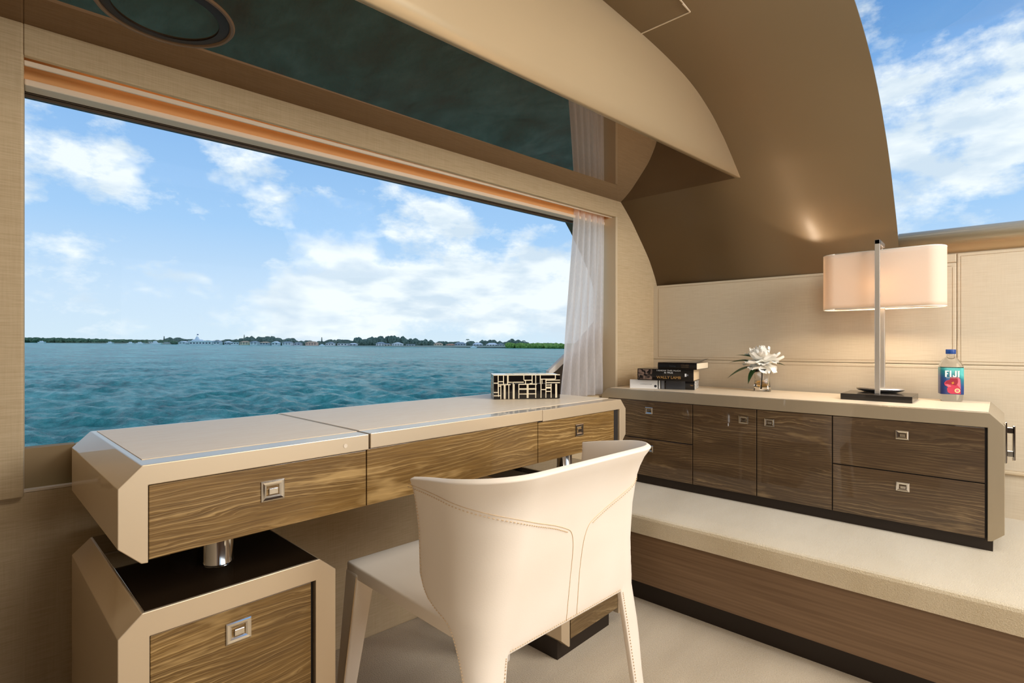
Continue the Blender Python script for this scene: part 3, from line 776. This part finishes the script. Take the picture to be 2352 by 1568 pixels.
book('hardback_book', 'thick book at the bottom of the stack, white and dark spine, marbled edge', (2.300, 1.010), R(17), .272, .155, .040, TZ, 'cover_black', 'page_pale', sp_bottom)
def sp_mid(e, sp):
    text('lettering', 'I KNOW THIS MUCH\nIS TRUE', .0095, 'white', e, (-.108, -.0026, .041), TX, sx=1.2)
    text('lettering', 'WALLY LAMB', .017, 'gold', e, (-.108, -.0026, .0145), TX, sx=1.05)
    box('cover_picture', (-.246, -.0027, .004), (-.182, 0, .050), 'cover_photo', e)
    box('emblem', (-.037, -.0028, .021), (-.030, -.0005, .034), 'white', e)
    box('emblem', (-.028, -.0028, .024), (-.022, -.0005, .031), 'cover_grey', e)
book('hardback_book', 'thick black book in the middle of the stack with white and gold lettering', (2.262, .998), R(14), .250, .165, .053, TZ+.0405, 'cover_black', 'page_cream', sp_mid)
def sp_top(e, sp):
    text('lettering', 'Verity', .012, 'cover_slate', e, (-.105, -.0026, .014), TX)
    text('lettering', 'COLLEEN\nHOOVER', .0085, 'dim_gold', e, (-.050, -.0026, .0145), TX, sx=.95)
e3, fc3 = book('paperback_book', 'thin black book on top of the stack, its cover curling up', (2.242, .975), R(9), .172, .215, .029, TZ+.094, 'cover_black', 'page_pale', sp_top, cv=.001)
# its cover lifts at the free corner
v = []; f = []
for i in range(9):
    for j_ in range(9):
        u = i/8; q = j_/8; v.append((-.172*(1-u)-.001, .002+.213*q, .0295 + .016*(u**2.2)*(q**1.5)))
for i in range(8):
    for j_ in range(8): f.append((i*9+j_, (i+1)*9+j_, (i+1)*9+j_+1, i*9+j_+1))
cc = link('curled_cover', pydata(v, f), 'cover_black', e3, smooth=True); s = cc.modifiers.new('t', 'SOLIDIFY'); s.thickness = .0006

# --- vase with a peony
vs_ = empty('glass_vase', (2.452, .770, TZ), R(20), 'small square clear glass vase holding the white peony on the cabinet', 'vase')
def sqring(hw, z, tw, n=8, k=4.0):
    out = []
    for i in range(n*4):
        a = 2*math.pi*i/(n*4); c_, s_ = math.cos(a), math.sin(a)
        r_ = hw/((abs(c_)**k+abs(s_)**k)**(1/k)); x, y = r_*c_, r_*s_
        out.append((x*math.cos(tw)-y*math.sin(tw), x*math.sin(tw)+y*math.cos(tw), z))
    return out
def loft(name, rings, mat, parent, capb=True, capt=False, smooth=True):
    n = len(rings[0]); v = [p for r_ in rings for p in r_]; f = []
    for i in range(len(rings)-1):
        for k in range(n): f.append((i*n+k, i*n+(k+1) % n, (i+1)*n+(k+1) % n, (i+1)*n+k))
    if capb: f.append(tuple(range(n))[::-1])
    if capt: f.append(tuple((len(rings)-1)*n+k for k in range(n)))
    return link(name, pydata(v, f), mat, parent, smooth=smooth)
outer = [sqring(w_, z_, tw) for w_, z_, tw in ((.034, 0, 0), (.035, .003, 0), (.033, .012, .08), (.028, .035, .25), (.026, .055, .4), (.028, .078, .55), (.032, .098, .7))]
inner = [sqring(w_, z_, tw) for w_, z_, tw in ((.030, .098, .7), (.0255, .078, .55), (.023, .055, .4), (.024, .035, .25), (.026, .018, .1))]
n_ = len(outer[0]); rr = outer + inner
v = [p for r_ in rr for p in r_]; f = [(i*n_+k, i*n_+(k+1) % n_, (i+1)*n_+(k+1) % n_, (i+1)*n_+k) for i in range(len(rr)-1) for k in range(n_)]
f.append(tuple(range(n_))[::-1]); f.append(tuple((len(rr)-1)*n_+k for k in range(n_)))
link('glass_body', pydata(v, f), 'clear_glass', vs_, smooth=True)
loft('water', [sqring(w_*.985, z_, tw) for w_, z_, tw in ((.026, .0185, .1), (.024, .035, .25), (.0234, .045, .3))], 'amber_water', vs_, True, True)
fl_ = empty('peony_flower', (2.448, .768, TZ+.090), R(20), 'large open white peony with green leaves standing in the glass vase', 'flower')
tube('stem', [(-.012, .006, -.080), (-.004, .003, -.04), (.004, 0, 0), (.008, 0, .035)], .0032, 'stem', fl_)
def petal(cx, cy, cz_, az, tilt, L, Wd, cup, name='petal'):
    v = []; f = []; n = 14; m_ = 12
    for i in range(n+1):
        t = i/n; wdt = Wd*(max(0.0, math.sin(math.pi*(0.06+0.86*t**.85))))**.55
        for j_ in range(m_+1):
            u = -1+2*j_/m_
            x = L*t; y = u*wdt/2; z = cup*(t*t)*L*0.8 + 0.20*wdt*u*u + 0.004*math.sin(7*u+az*3)*t*t + .003*math.sin(9*t+az*5)
            x += .0022*math.sin(9*u+az*7)*t
            v.append((x, y, z))
    for i in range(n):
        for j_ in range(m_): f.append((i*(m_+1)+j_, (i+1)*(m_+1)+j_, (i+1)*(m_+1)+j_+1, i*(m_+1)+j_+1))
    me = pydata(v, f); me.transform(Matrix.Translation((cx, cy, cz_)) @ Matrix.Rotation(az, 4, 'Z') @ Matrix.Rotation(-tilt, 4, 'Y'))
    return link(name, me, 'petal', fl_, smooth=True)
random.seed(11)
cz0 = .036
for ring_n, tilt0, L0, W0, cp, zc in ((7, -38, .062, .058, .15, -.006), (8, -8, .072, .062, .25, 0), (8, 18, .068, .056, .35, .004), (8, 42, .060, .050, .45, .008), (7, 64, .052, .042, .5, .010), (5, 80, .044, .034, .4, .012)):
    for k in range(ring_n):
        a = 2*math.pi*(k+random.random()*.5)/ring_n + tilt0
        petal(.004+.004*math.cos(a), .004*math.sin(a), cz0+zc, a, R(tilt0+random.uniform(-9, 9)), L0*random.uniform(.88, 1.12), W0*random.uniform(.9, 1.15), cp*random.uniform(.7, 1.3))
def leaf(p, az, tilt, L, Wd):
    v = []; f = []; n = 10
    for i in range(n+1):
        t = i/n; wdt = Wd*math.sin(math.pi*t**.8)*(1-.2*t)
        for u in (-1, 0, 1): v.append((L*t, u*wdt/2, -.25*L*t*t + .18*wdt*abs(u)))
    for i in range(n):
        for j_ in range(2): f.append((i*3+j_, (i+1)*3+j_, (i+1)*3+j_+1, i*3+j_+1))
    me = pydata(v, f); me.transform(Matrix.Translation(p) @ Matrix.Rotation(az, 4, 'Z') @ Matrix.Rotation(-tilt, 4, 'Y'))
    link('leaf', me, 'leaf', fl_, smooth=True)
wl = R(114-20)   # towards port in the vase frame
for az, tl, L, Wd, p in ((wl+.15, -12, .125, .042, (.0, .03, .020)), (wl-.2, 12, .105, .046, (.0, .03, .036)), (wl+.5, -45, .085, .038, (-.01, .02, .016)), (wl-2.6, 8, .075, .024, (0, -.03, .030)), (wl+.1, 25, .09, .03, (-.01, .02, .05))):
    leaf(p, az, R(tl), L, Wd)

# --- lamp
LX, LY = 2.38, 0.335
lamp = empty('table_lamp', (2.38, .333, TZ), 0, 'lit chrome table lamp with wide oval cream shade on a black slab base', 'lamp')
box('base', (-.091, -.108, 0), (.091, .108, .0225), 'cover_black', lamp, bevel=0.0015)
dish = lathe('dish', [(0, .000), (.052, .001), (.070, .006), (.078, .012), (.074, .0165), (.04, .0185), (0, .019)], 'satin_steel', lamp, n=48, loc=(0.060, 0.006, 0.0225))
for v_ in dish.data.vertices: v_.co.x = 0.060 + (v_.co.x-0.060)*0.6
box('pole', (-.043, -.008, .0225), (-.027, .008, .590), 'satin_steel', lamp, bevel=0.0012)
box('pole', (.062, -.0085, .040), (.079, .0085, .345), 'satin_steel', lamp, bevel=0.0012)
box('top_arm', (-.043, -.008, .574), (.074, .008, .590), 'satin_steel', lamp, bevel=0.0012)
tube('hanger', [(.060, 0, .575), (.060, 0, .54)], .004, 'chrome', lamp)
def stadium(hl, hw, n=16):
    pts = []
    for k in range(n+1):
        a = -math.pi/2 + math.pi*k/n
        pts.append((hw*math.sin(a), hl-hw*.8 + hw*.8*math.cos(a)))
    for k in range(n+1):
        a = math.pi/2 + math.pi*k/n
        pts.append((hw*math.sin(a), -(hl-hw*.8) + hw*.8*math.cos(a)))
    return pts
sd = stadium(.192, .062)
v = [(x+.052, y, z) for z in (.342, .36, .45, .54, .556) for x, y in sd]; n_ = len(sd)
f = [(i*n_+k, i*n_+(k+1) % n_, (i+1)*n_+(k+1) % n_, (i+1)*n_+k) for i in range(4) for k in range(n_)]
shd = link('lamp_shade', pydata(v, f), 'lamp_fabric', lamp, smooth=True)
s = shd.modifiers.new('t', 'SOLIDIFY'); s.thickness = 0.0015
simple('shade_trim', srgb(250, 242, 228), rough=0.6)
for zz in (.3425, .5555):
    pts = [(x+.052, y, zz) for x, y in sd]; tube('shade_rim', pts+[pts[0]], .0022, 'shade_trim', lamp, n=6)
o = bpy.data.meshes.new('b'); bmb = bmesh.new(); bmesh.ops.create_uvsphere(bmb, u_segments=16, v_segments=10, radius=.020); bmb.to_mesh(o); bmb.free()
bo = link('bulb', o, 'bulb', lamp, smooth=True, loc=(.052, 0, .44))
tube('lamp_holder', [(.052, 0, .46), (.052, 0, .555)], .011, 'white', lamp)
pl = bpy.data.lights.new('lamp_bulb_light', 'POINT'); pl.energy = 4.2; pl.color = (1.0, .82, .62); pl.shadow_soft_size = .022
po = bpy.data.objects.new('lamp_bulb_light', pl); C.objects.link(po); po.parent = lamp; po.location = (.052, -.0, .415)

# --- bottle: square body, front turned to the camera
bt = empty('water_bottle', (2.492, .133, TZ), R(-78), 'clear square water bottle with blue cap and tropical flower label', 'bottle')
def rr_(hw, z): return sqring(hw, z, 0, n=8, k=7.0)
loft('bottle_body', [rr_(.026, 0), rr_(.029, .002), rr_(.0315, .010), rr_(.0325, .025), rr_(.0328, .123), rr_(.0318, .131), rr_(.022, .150), sqring(.0135, .160, 0, k=2.4), sqring(.0125, .168, 0, k=2), sqring(.0125, .172, 0, k=2)], 'plastic', bt, True, True)
lathe('cap', [(0, 0), (.0145, 0), (.0148, .001), (.0148, .015), (.0138, .0165), (0, .0165)], 'cap_blue', bt, n=28, loc=(0, 0, .1705))
def label_mat():
    m, t, p = pmat('bottle_label', (0, .3, .5), rough=0.3)
    s_ = t.add('ShaderNodeSeparateXYZ'); t.link(objc(t), s_.inputs[0])
    g1 = t.ramp(t.math('ADD', t.math('MULTIPLY', s_.outputs[2], 9.0), t.math('MULTIPLY', s_.outputs[0], 5.0)),
                [(0.25, srgb(36, 52, 104)), (0.62, srgb(34, 66, 122)), (0.85, srgb(20, 120, 132)), (1.0, srgb(90, 186, 178))])
    t.link(g1, p.inputs['Base Color']); M['bottle_label'] = m
label_mat()
lab = loft('label', [rr_(.0334, .026), rr_(.0336, .05), rr_(.0336, .121)], 'bottle_label', bt, False, False)
simple('hibiscus_dark', srgb(150, 28, 48), rough=.5); simple('hibiscus_red', srgb(196, 52, 76), rough=.5); simple('hibiscus_pink', srgb(216, 110, 124), rough=.5); simple('pollen', srgb(200, 130, 40), rough=.5); simple('badge', srgb(236, 224, 150), rough=.5)
def flat_poly(name, pts, y, mat, th=.0004):
    prism(name, pts, y-th, y, mat, bt)
YF = -.0338
flat_poly('label_flower', [(-.006, .088), (.016, .088), (.021, .082), (.022, .060), (.022, .028), (-.006, .028), (-.014, .034), (-.016, .046), (-.013, .052), (-.022, .058), (-.024, .066), (-.019, .074), (-.008, .079)], YF, 'hibiscus_red')
flat_poly('label_flower', [(-.006, .087), (.012, .088), (.014, .068), (.008, .058), (-.005, .062), (-.021, .064), (-.018, .073), (-.008, .078)], YF-.0004, 'hibiscus_dark')
flat_poly('label_flower', [(.014, .086), (.021, .081), (.022, .045), (.018, .052), (.012, .060), (.015, .072)], YF-.0005, 'hibiscus_pink')
flat_poly('label_flower', [(-.022, .060), (-.012, .052), (-.004, .054), (-.006, .058), (-.014, .062)], YF-.0005, 'hibiscus_pink')
flat_poly('label_flower', [(-.004, .068), (.002, .072), (.004, .066), (-.001, .062)], YF-.0008, 'pollen')
for kk, (r1, mt) in enumerate(((.0078, 'badge'), (.005, 'hibiscus_pink'))):
    lathe('label_badge', [(0, -.0005), (r1, -.0005), (r1, 0)], mt, bt, n=24).matrix_local = Matrix.Translation((.013, YF-.0008-kk*.0003, .040)) @ Matrix.Rotation(R(90), 4, 'X')
# tall condensed block letters
def letters():
    bm = bmesh.new(); z0, z1 = .088, .111; s_ = .0046
    def B(x0, zz0, x1, zz1): boxes(bm, (x0, YF-.0014, zz0), (x1, YF-.0002, zz1))
    x = -.0215; B(x, z0, x+s_, z1); B(x+s_, z1-.0038, x+.0108, z1); B(x+s_, .098, x+.0085, .1016)
    x = -.0085; B(x, z0, x+s_, z1)
    x = .0008; B(x+.0055, z0+.002, x+.0055+s_, z1); B(x, z0, x+.0088, z0+.0036); B(x-.0008, z0+.001, x+.0022, z0+.0075)
    x = .0140; B(x, z0, x+s_, z1); B(x-.0012, z1-.002, x+s_+.0012, z1)
    link('lettering', mesh_of(bm), 'white', bt, bevel=0.0003)
letters()
text('lettering', 'NATURAL ARTESIAN WATER', .0028, 'white', bt, (.0, YF-.0010, .0855), TX)

# ================================================================== CURTAIN
cur = []
NX, NZ = 120, 40
v = []; f = []
for j_ in range(NZ+1):
    t = j_/NZ; z = 1.612 - t*(1.612-.713)
    xl = 2.022 - .100*t**1.3; xr = 2.238 - .004*t
    for i in range(NX+1):
        u = i/NX; x = xl + (xr-xl)*u
        y = .042 + .011*math.sin(2*math.pi*(5.2*u + .35*math.sin(2.2*t+1))) * (0.75+.35*t) + .004*math.sin(2*math.pi*(11*u+.8*t))
        v.append((x, y, z))
for j_ in range(NZ):
    for i in range(NX): a = j_*(NX+1)+i; f.append((a, a+1, a+NX+2, a+NX+1))
cu_ = link('sheer_curtain', pydata(v, f), 'sheer_fabric', None, smooth=True, loc=WO, rz=RZW)
tagk(cu_, 'white sheer curtain drawn to the right end of the large window', 'curtain')

# ================================================================== OUTSIDE
FV = Vector((math.cos(FWD), math.sin(FWD), 0)); RV = Vector((math.sin(FWD), -math.cos(FWD), 0))
SEA = -3.2; TILT = -0.0113          # the hull heels a little against the water
def seaz(x, y): return SEA + TILT*(x*RV.x + y*RV.y)
# sea surface: polar grid, waves near the hull
rng = np.random.default_rng(5)
rs = [5.5]
while rs[-1] < 160: rs.append(rs[-1]*1.0125)
while rs[-1] < 5000: rs.append(rs[-1]*1.05)
rs = np.array(rs); NA = 1000
# finer columns towards the window, coarse elsewhere
az = np.concatenate([np.linspace(R(25), R(112), 760, endpoint=False), np.linspace(R(112), R(385), 240, endpoint=False)])
RR, AA = np.meshgrid(rs, az, indexing='ij')
X = RR*np.cos(AA); Y = RR*np.sin(AA); Zs = np.zeros_like(X)
wind = R(200)
for i in range(60):
    lam = float(.7 + 4.2*rng.random()**1.5); k = 2*math.pi/lam; th = wind + rng.normal(0, .55); ph = rng.uniform(0, 6.28)
    amp = .0125*lam**.9
    fade = np.clip(1.5 - RR/(lam*30), 0, 1)
    arg = k*(X*math.cos(th)+Y*math.sin(th)) + ph
    Zs += fade*amp*(1-np.abs(np.sin(arg/2)))*1.6 - fade*amp*.6
Zs += SEA + TILT*(X*RV.x + Y*RV.y)
nr, na = RR.shape
V3 = np.stack([X, Y, Zs], -1).reshape(-1, 3)
I, J = np.meshgrid(np.arange(nr-1), np.arange(na), indexing='ij'); J2 = (J+1) % na
F4 = np.stack([I*na+J, (I+1)*na+J, (I+1)*na+J2, I*na+J2], -1).reshape(-1, 4)
me = bpy.data.meshes.new('sea'); me.vertices.add(len(V3)); me.vertices.foreach_set('co', V3.ravel())
me.loops.add(F4.size); me.loops.foreach_set('vertex_index', F4.ravel().astype(np.int32))
me.polygons.add(len(F4)); me.polygons.foreach_set('loop_start', np.arange(0, F4.size, 4, dtype=np.int32)); me.update(calc_edges=True); me.validate()
for_s = np.ones(len(me.polygons), dtype=bool); me.polygons.foreach_set('use_smooth', for_s)
sea = link('sea', me, 'sea_water'); tagk(sea, 'choppy blue green sea stretching from the yacht to the low shore', 'sea', kind='stuff')

# shoreline, about 600 m away
DS = 620.0
def shore(u, d=DS):
    """a point on the water line in the direction of picture column u (of 2352)"""
    r_ = (u-1176)/1213.0; p = FV*d + RV*(d*r_); return Vector((p.x, p.y, seaz(p.x, p.y)))
PXM = DS/1213.0      # metres per pixel there
def blob(bm, c, rx, ry, rz, seed, sub=2, rz_rot=0.0):
    rnd = random.Random(seed); mat = Matrix.Translation(c) @ Matrix.Rotation(rz_rot, 4, 'Z') @ Matrix.Diagonal((rx, ry, rz, 1))
    r_ = bmesh.ops.create_icosphere(bm, subdivisions=sub, radius=1.0, matrix=mat)
    for vv in r_['verts']:
        d = (vv.co - Vector(c)); vv.co = Vector(c) + d*(1+rnd.uniform(-.16, .16))
random.seed(21)
YAW = FWD - R(90)
def treebelt(name, u0, u1, hpx, mat, label, cat, var=.35, dd=6.0, step=7):
    bm = bmesh.new(); u = u0; i = 0
    while u < u1:
        h = hpx(u)*PXM*random.uniform(1-var, 1+var*.4); wd = step*PXM*random.uniform(.8, 1.6)
        c = shore(u, DS+dd+random.uniform(0, 12)); c.z += h*.45
        blob(bm, c, wd, 4, h*.56, i*7+int(u0), 2, YAW); u += step*random.uniform(.5, .9); i += 1
    o = link(name, mesh_of(bm), mat, smooth=False); tagk(o, label, cat, kind='stuff'); return o
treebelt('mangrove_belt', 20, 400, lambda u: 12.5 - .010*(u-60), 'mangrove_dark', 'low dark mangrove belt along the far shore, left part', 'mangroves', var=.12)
treebelt('mangrove_belt', 1168, 1420, lambda u: 12 + (u-1168)*.004, 'mangrove_green', 'yellow green mangrove belt on the shore near the curtain', 'mangroves', var=.15, dd=-8)
treebelt('shoreline_trees', 385, 1420, lambda u: 15 + 5*math.sin(u*.023) + (4 if 740 < u < 1060 else 0), 'tree_hazy', 'haze-greyed green trees between and behind the waterfront houses', 'trees', dd=26, step=8)
def bank(u0, u1, name, label):
    a, b = shore(u0, DS-6), shore(u1, DS-6); cc = (a+b)/2; L = (b-a).length
    o = box(name, (-L/2, -2, -1.2), (L/2, 30, .7), 'sand', None); o.location = cc; o.rotation_euler = (0, 0, math.atan2(b.y-a.y, b.x-a.x)); tagk(o, label, 'shore')
bank(380, 1175, 'seawall_bank', 'long pale seawall bank at the foot of the distant houses')
bank(30, 380, 'seawall_bank', 'muddy bank under the dark mangroves at the left of the window')
# houses: u, width px, height px, wall, roof, style, label
HS = [
 (352, 20, 5, 'white', 'white', 'low', 'low white marina shed left of the flagged clubhouse'),
 (384, 12, 4, 'white', 'grey', 'low', 'tiny white boathouse beside the marina shed'),
 (418, 16, 5, 'white', 'white', 'gable', 'white boathouse just left of the flagged clubhouse'),
 (497, 14, 7, 'white', 'grey', 'gable', 'small white house right of the flagged clubhouse'),
 (521, 12, 7, 'grey', 'white', 'hip', 'small grey house with white roof near the clubhouse'),
 (539, 19, 6, 'white', 'white', 'low', 'white flat-roofed house left of the cream one'),
 (560, 19, 8, 'cream', 'tan', 'hip', 'cream house with tan roof beside the tall pine'),
 (582, 16, 8, 'white', 'grey', 'hip', 'white two-storey house right of the cream one'),
 (606, 19, 7, 'grey', 'tan', 'hip', 'grey house with tan roof on the far shore'),
 (631, 15, 7, 'white', 'white', 'gable', 'narrow white gabled house at the shore'),
 (658, 20, 8, 'white', 'grey', 'hip', 'white house with broad grey hipped roof'),
 (682, 15, 6, 'grey', 'grey', 'hip', 'low grey house left of the peach villa'),
 (714, 25, 9, 'peach', 'tan', 'hip', 'peach villa with tan roof among grey trees'),
 (757, 18, 7, 'white', 'grey', 'gable', 'white house with grey gable right of the peach villa'),
 (786, 22, 7, 'white', 'grey', 'low', 'long low white house before dark trees'),
 (810, 16, 6, 'grey', 'white', 'hip', 'small grey house with white hipped roof in dark trees'),
 (873, 19, 9, 'white', 'grey', 'hip', 'white two-storey house standing clear of dark trees'),
 (889, 13, 6, 'cream', 'grey', 'hip', 'small cream house beside the two-storey one'),
 (912, 24, 8, 'white', 'white', 'gable', 'wide white gabled house left of the middle pines'),
 (942, 18, 7, 'grey', 'grey', 'low', 'low grey house before the middle tree clump'),
 (1006, 19, 9, 'cream', 'tan', 'hip', 'cream house with tan roof right of the tree clump'),
 (1034, 20, 7, 'peach', 'terracotta', 'hip', 'low peach house with terracotta roof'),
 (1057, 25, 11, 'grey', 'grey', 'hip', 'big grey two-storey house with grey roof'),
 (1097, 22, 10, 'grey', 'white', 'hip', 'grey house with white roof and wide balcony'),
 (1130, 26, 10, 'white', 'white', 'hip', 'white villa left of the pink mangrove-side house'),
 (1150, 18, 9, 'white', 'grey', 'gable', 'white villa wing with grey gable near the green mangroves'),
 (1177, 19, 9, 'peach', 'terracotta', 'hip', 'pinkish villa with terracotta roof beside the green mangroves'),
]
def house(u, wpx, hpx, wl_, rf, style, label):
    p = shore(u, DS+4); Wd = wpx*PXM; Hh_ = hpx*PXM; hw = Hh_*.62
    e = empty('waterfront_house', p, YAW, label, 'house', 'waterfront houses on the far shore')
    box('wall', (-Wd/2, 0, 0), (Wd/2, 7, .7+hw), 'house_'+wl_, e)
    z0 = .7+hw; z1 = .7+Hh_; o_ = .6
    if style == 'low': box('roof', (-Wd/2-o_, -.6, z0), (Wd/2+o_, 7.6, z0+.5), 'roof_'+rf, e)
    elif style == 'gable': prism('roof', [(-Wd/2-o_, z0), (0, z1+.6), (Wd/2+o_, z0)], -.6, 7.6, 'roof_'+rf, e)
    else:
        bm = bmesh.new(); b_ = [bm.verts.new(q) for q in ((-Wd/2-o_, -.7, z0), (Wd/2+o_, -.7, z0), (Wd/2+o_, 7.7, z0), (-Wd/2-o_, 7.7, z0))]
        t_ = [bm.verts.new(q) for q in ((-Wd*.25, 3.5, z1), (Wd*.25, 3.5, z1))]
        bm.faces.new(b_); bm.faces.new([b_[0], b_[1], t_[1], t_[0]]); bm.faces.new([b_[2], b_[3], t_[0], t_[1]]); bm.faces.new([b_[1], b_[2], t_[1]]); bm.faces.new([b_[3], b_[0], t_[0]])
        link('roof', mesh_of(bm), 'roof_'+rf, e)
    nw = max(2, int(wpx/6)); rows = 2 if hpx >= 8 else 1
    for r_ in range(rows):
        for k in range(nw):
            x = -Wd/2 + Wd*(k+.5)/nw; zc = .9 + hw*(r_+.45)/rows; 
            box('window', (x-Wd/nw*.28, -.08, zc-hw/rows*.26), (x+Wd/nw*.28, .05, zc+hw/rows*.24), 'pane_dark', e)
for h in HS: house(*h)
# flagged clubhouse
p = shore(452, DS+6); cbh = empty('clubhouse', p, YAW, 'white waterside clubhouse with pointed tower roof and flag', 'building')
box('wall', (-9, 0, 0), (18, 9, 3.4), 'house_white', cbh); box('roof', (-10, -.8, 3.4), (19, 10, 4.4), 'roof_white', cbh)
prism('roof', [(-7, 4.4), (-4.5, 6.0), (2, 6.0), (4, 4.4)], 0, 8, 'roof_white', cbh); prism('tower_roof', [(-3.6, 5.8), (-1.6, 9.4), (0.4, 5.8)], 1.5, 5.5, 'roof_white', cbh)
tube('flagpole', [(-1.6, 3, 9), (-1.6, 3, 12.6)], .13, 'house_grey', cbh, n=6); box('flag', (-1.5, 2.95, 11.2), (.3, 3.05, 12.4), 'cap_blue', cbh)
for k in range(7): box('window', (-8+k*3.7, -.1, 1.0), (-6+k*3.7, .05, 2.4), 'pane_dark', cbh)
# tall trees
def pine(u, hpx, label):
    e = empty('tall_pine', shore(u, DS+18), 0, label, 'tree', 'tall trees above the far shore'); H_ = hpx*PXM
    tube('trunk', [(0, 0, 0), (0, 0, H_*.95)], [.3, .08], 'stem', e, n=6)
    bm = bmesh.new()
    for k in range(6):
        z = H_*(.3+.115*k); r_ = 2.2*(1-.14*k)
        bmesh.ops.create_cone(bm, cap_ends=True, segments=8, radius1=r_, radius2=.2, depth=H_*.12, matrix=Matrix.Translation((0, 0, z)))
    link('crown', mesh_of(bm), 'tree_hazy', e)
for u, h_, l_ in ((377, 20, 'slim dark pine beside the marina at the left'), (561, 26, 'tall narrow pine above the cream house'), (632, 20, 'narrow pine above the white gabled house'), (739, 22, 'pine right of the peach villa'), (901, 28, 'tallest narrow pine in the middle of the shore')): pine(u, h_, l_)
def palm(u, hpx, label):
    e = empty('palm_tree', shore(u, DS+14), 0, label, 'tree', 'tall trees above the far shore'); H_ = hpx*PXM
    tube('trunk', [(0, 0, 0), (.2, 0, H_*.5), (0, 0, H_*.92)], [.25, .2, .15], 'stem', e, n=6)
    bm = bmesh.new()
    for k in range(9):
        a = 2*math.pi*k/9; pts = [(0, 0, H_*.92), (1.3*math.cos(a), 1.3*math.sin(a), H_*.96), (2.5*math.cos(a), 2.5*math.sin(a), H_*.85)]
        tube('', pts, [.25, .38, .1], None, bm=bm, n=5)
    link('frond_crown', mesh_of(bm), 'tree_hazy', e)
for u, h_, l_ in ((1074, 20, 'leftmost palm over the big grey house'), (1134, 19, 'palm over the white villa'), (1176, 22, 'tall palm over the pinkish villa'), (1191, 19, 'palm where the green mangroves begin'), (1203, 18, 'rightmost palm, low over the green mangroves')): palm(u, h_, l_)
# boats
def boat(u, d, L, label, big=False):
    e = empty('motor_boat', shore(u, d), YAW, label, 'boat', 'white boats near the far shore')
    prism('hull', [(-L/2, 1.1), (-L*.42, 0), (L*.42, 0), (L/2, 1.4)], -1.2, 1.2, 'house_white', e)
    prism('cabin', [(-L*.25, 1.1), (-L*.2, 2.3), (L*.08, 2.3), (L*.18, 1.2)], -.9, .9, 'roof_white', e)
    if big: box('upper_deck', (-L*.18, -.8, 2.3), (L*.05, .8, 3.6), 'house_white', e); tube('mast', [(-L*.05, 0, 3.6), (-L*.05, 0, 6)], .1, 'house_grey', e, n=5)
boat(96, DS-30, 8, 'small white boat off the dark mangroves, leftmost of the boats')
boat(253, DS-25, 7, 'small white boat before the middle of the dark mangroves')
boat(300, DS-30, 7, 'white boat moored where the marina begins')
boat(358, DS-14, 14, 'large white motor yacht with mast in the marina', True)
boat(322, DS-20, 9, 'white boat left of the large motor yacht')
boat(740, DS-15, 7, 'white boat before the house right of the peach villa')
boat(1088, DS-15, 8, 'white boat before the big grey houses on the right')
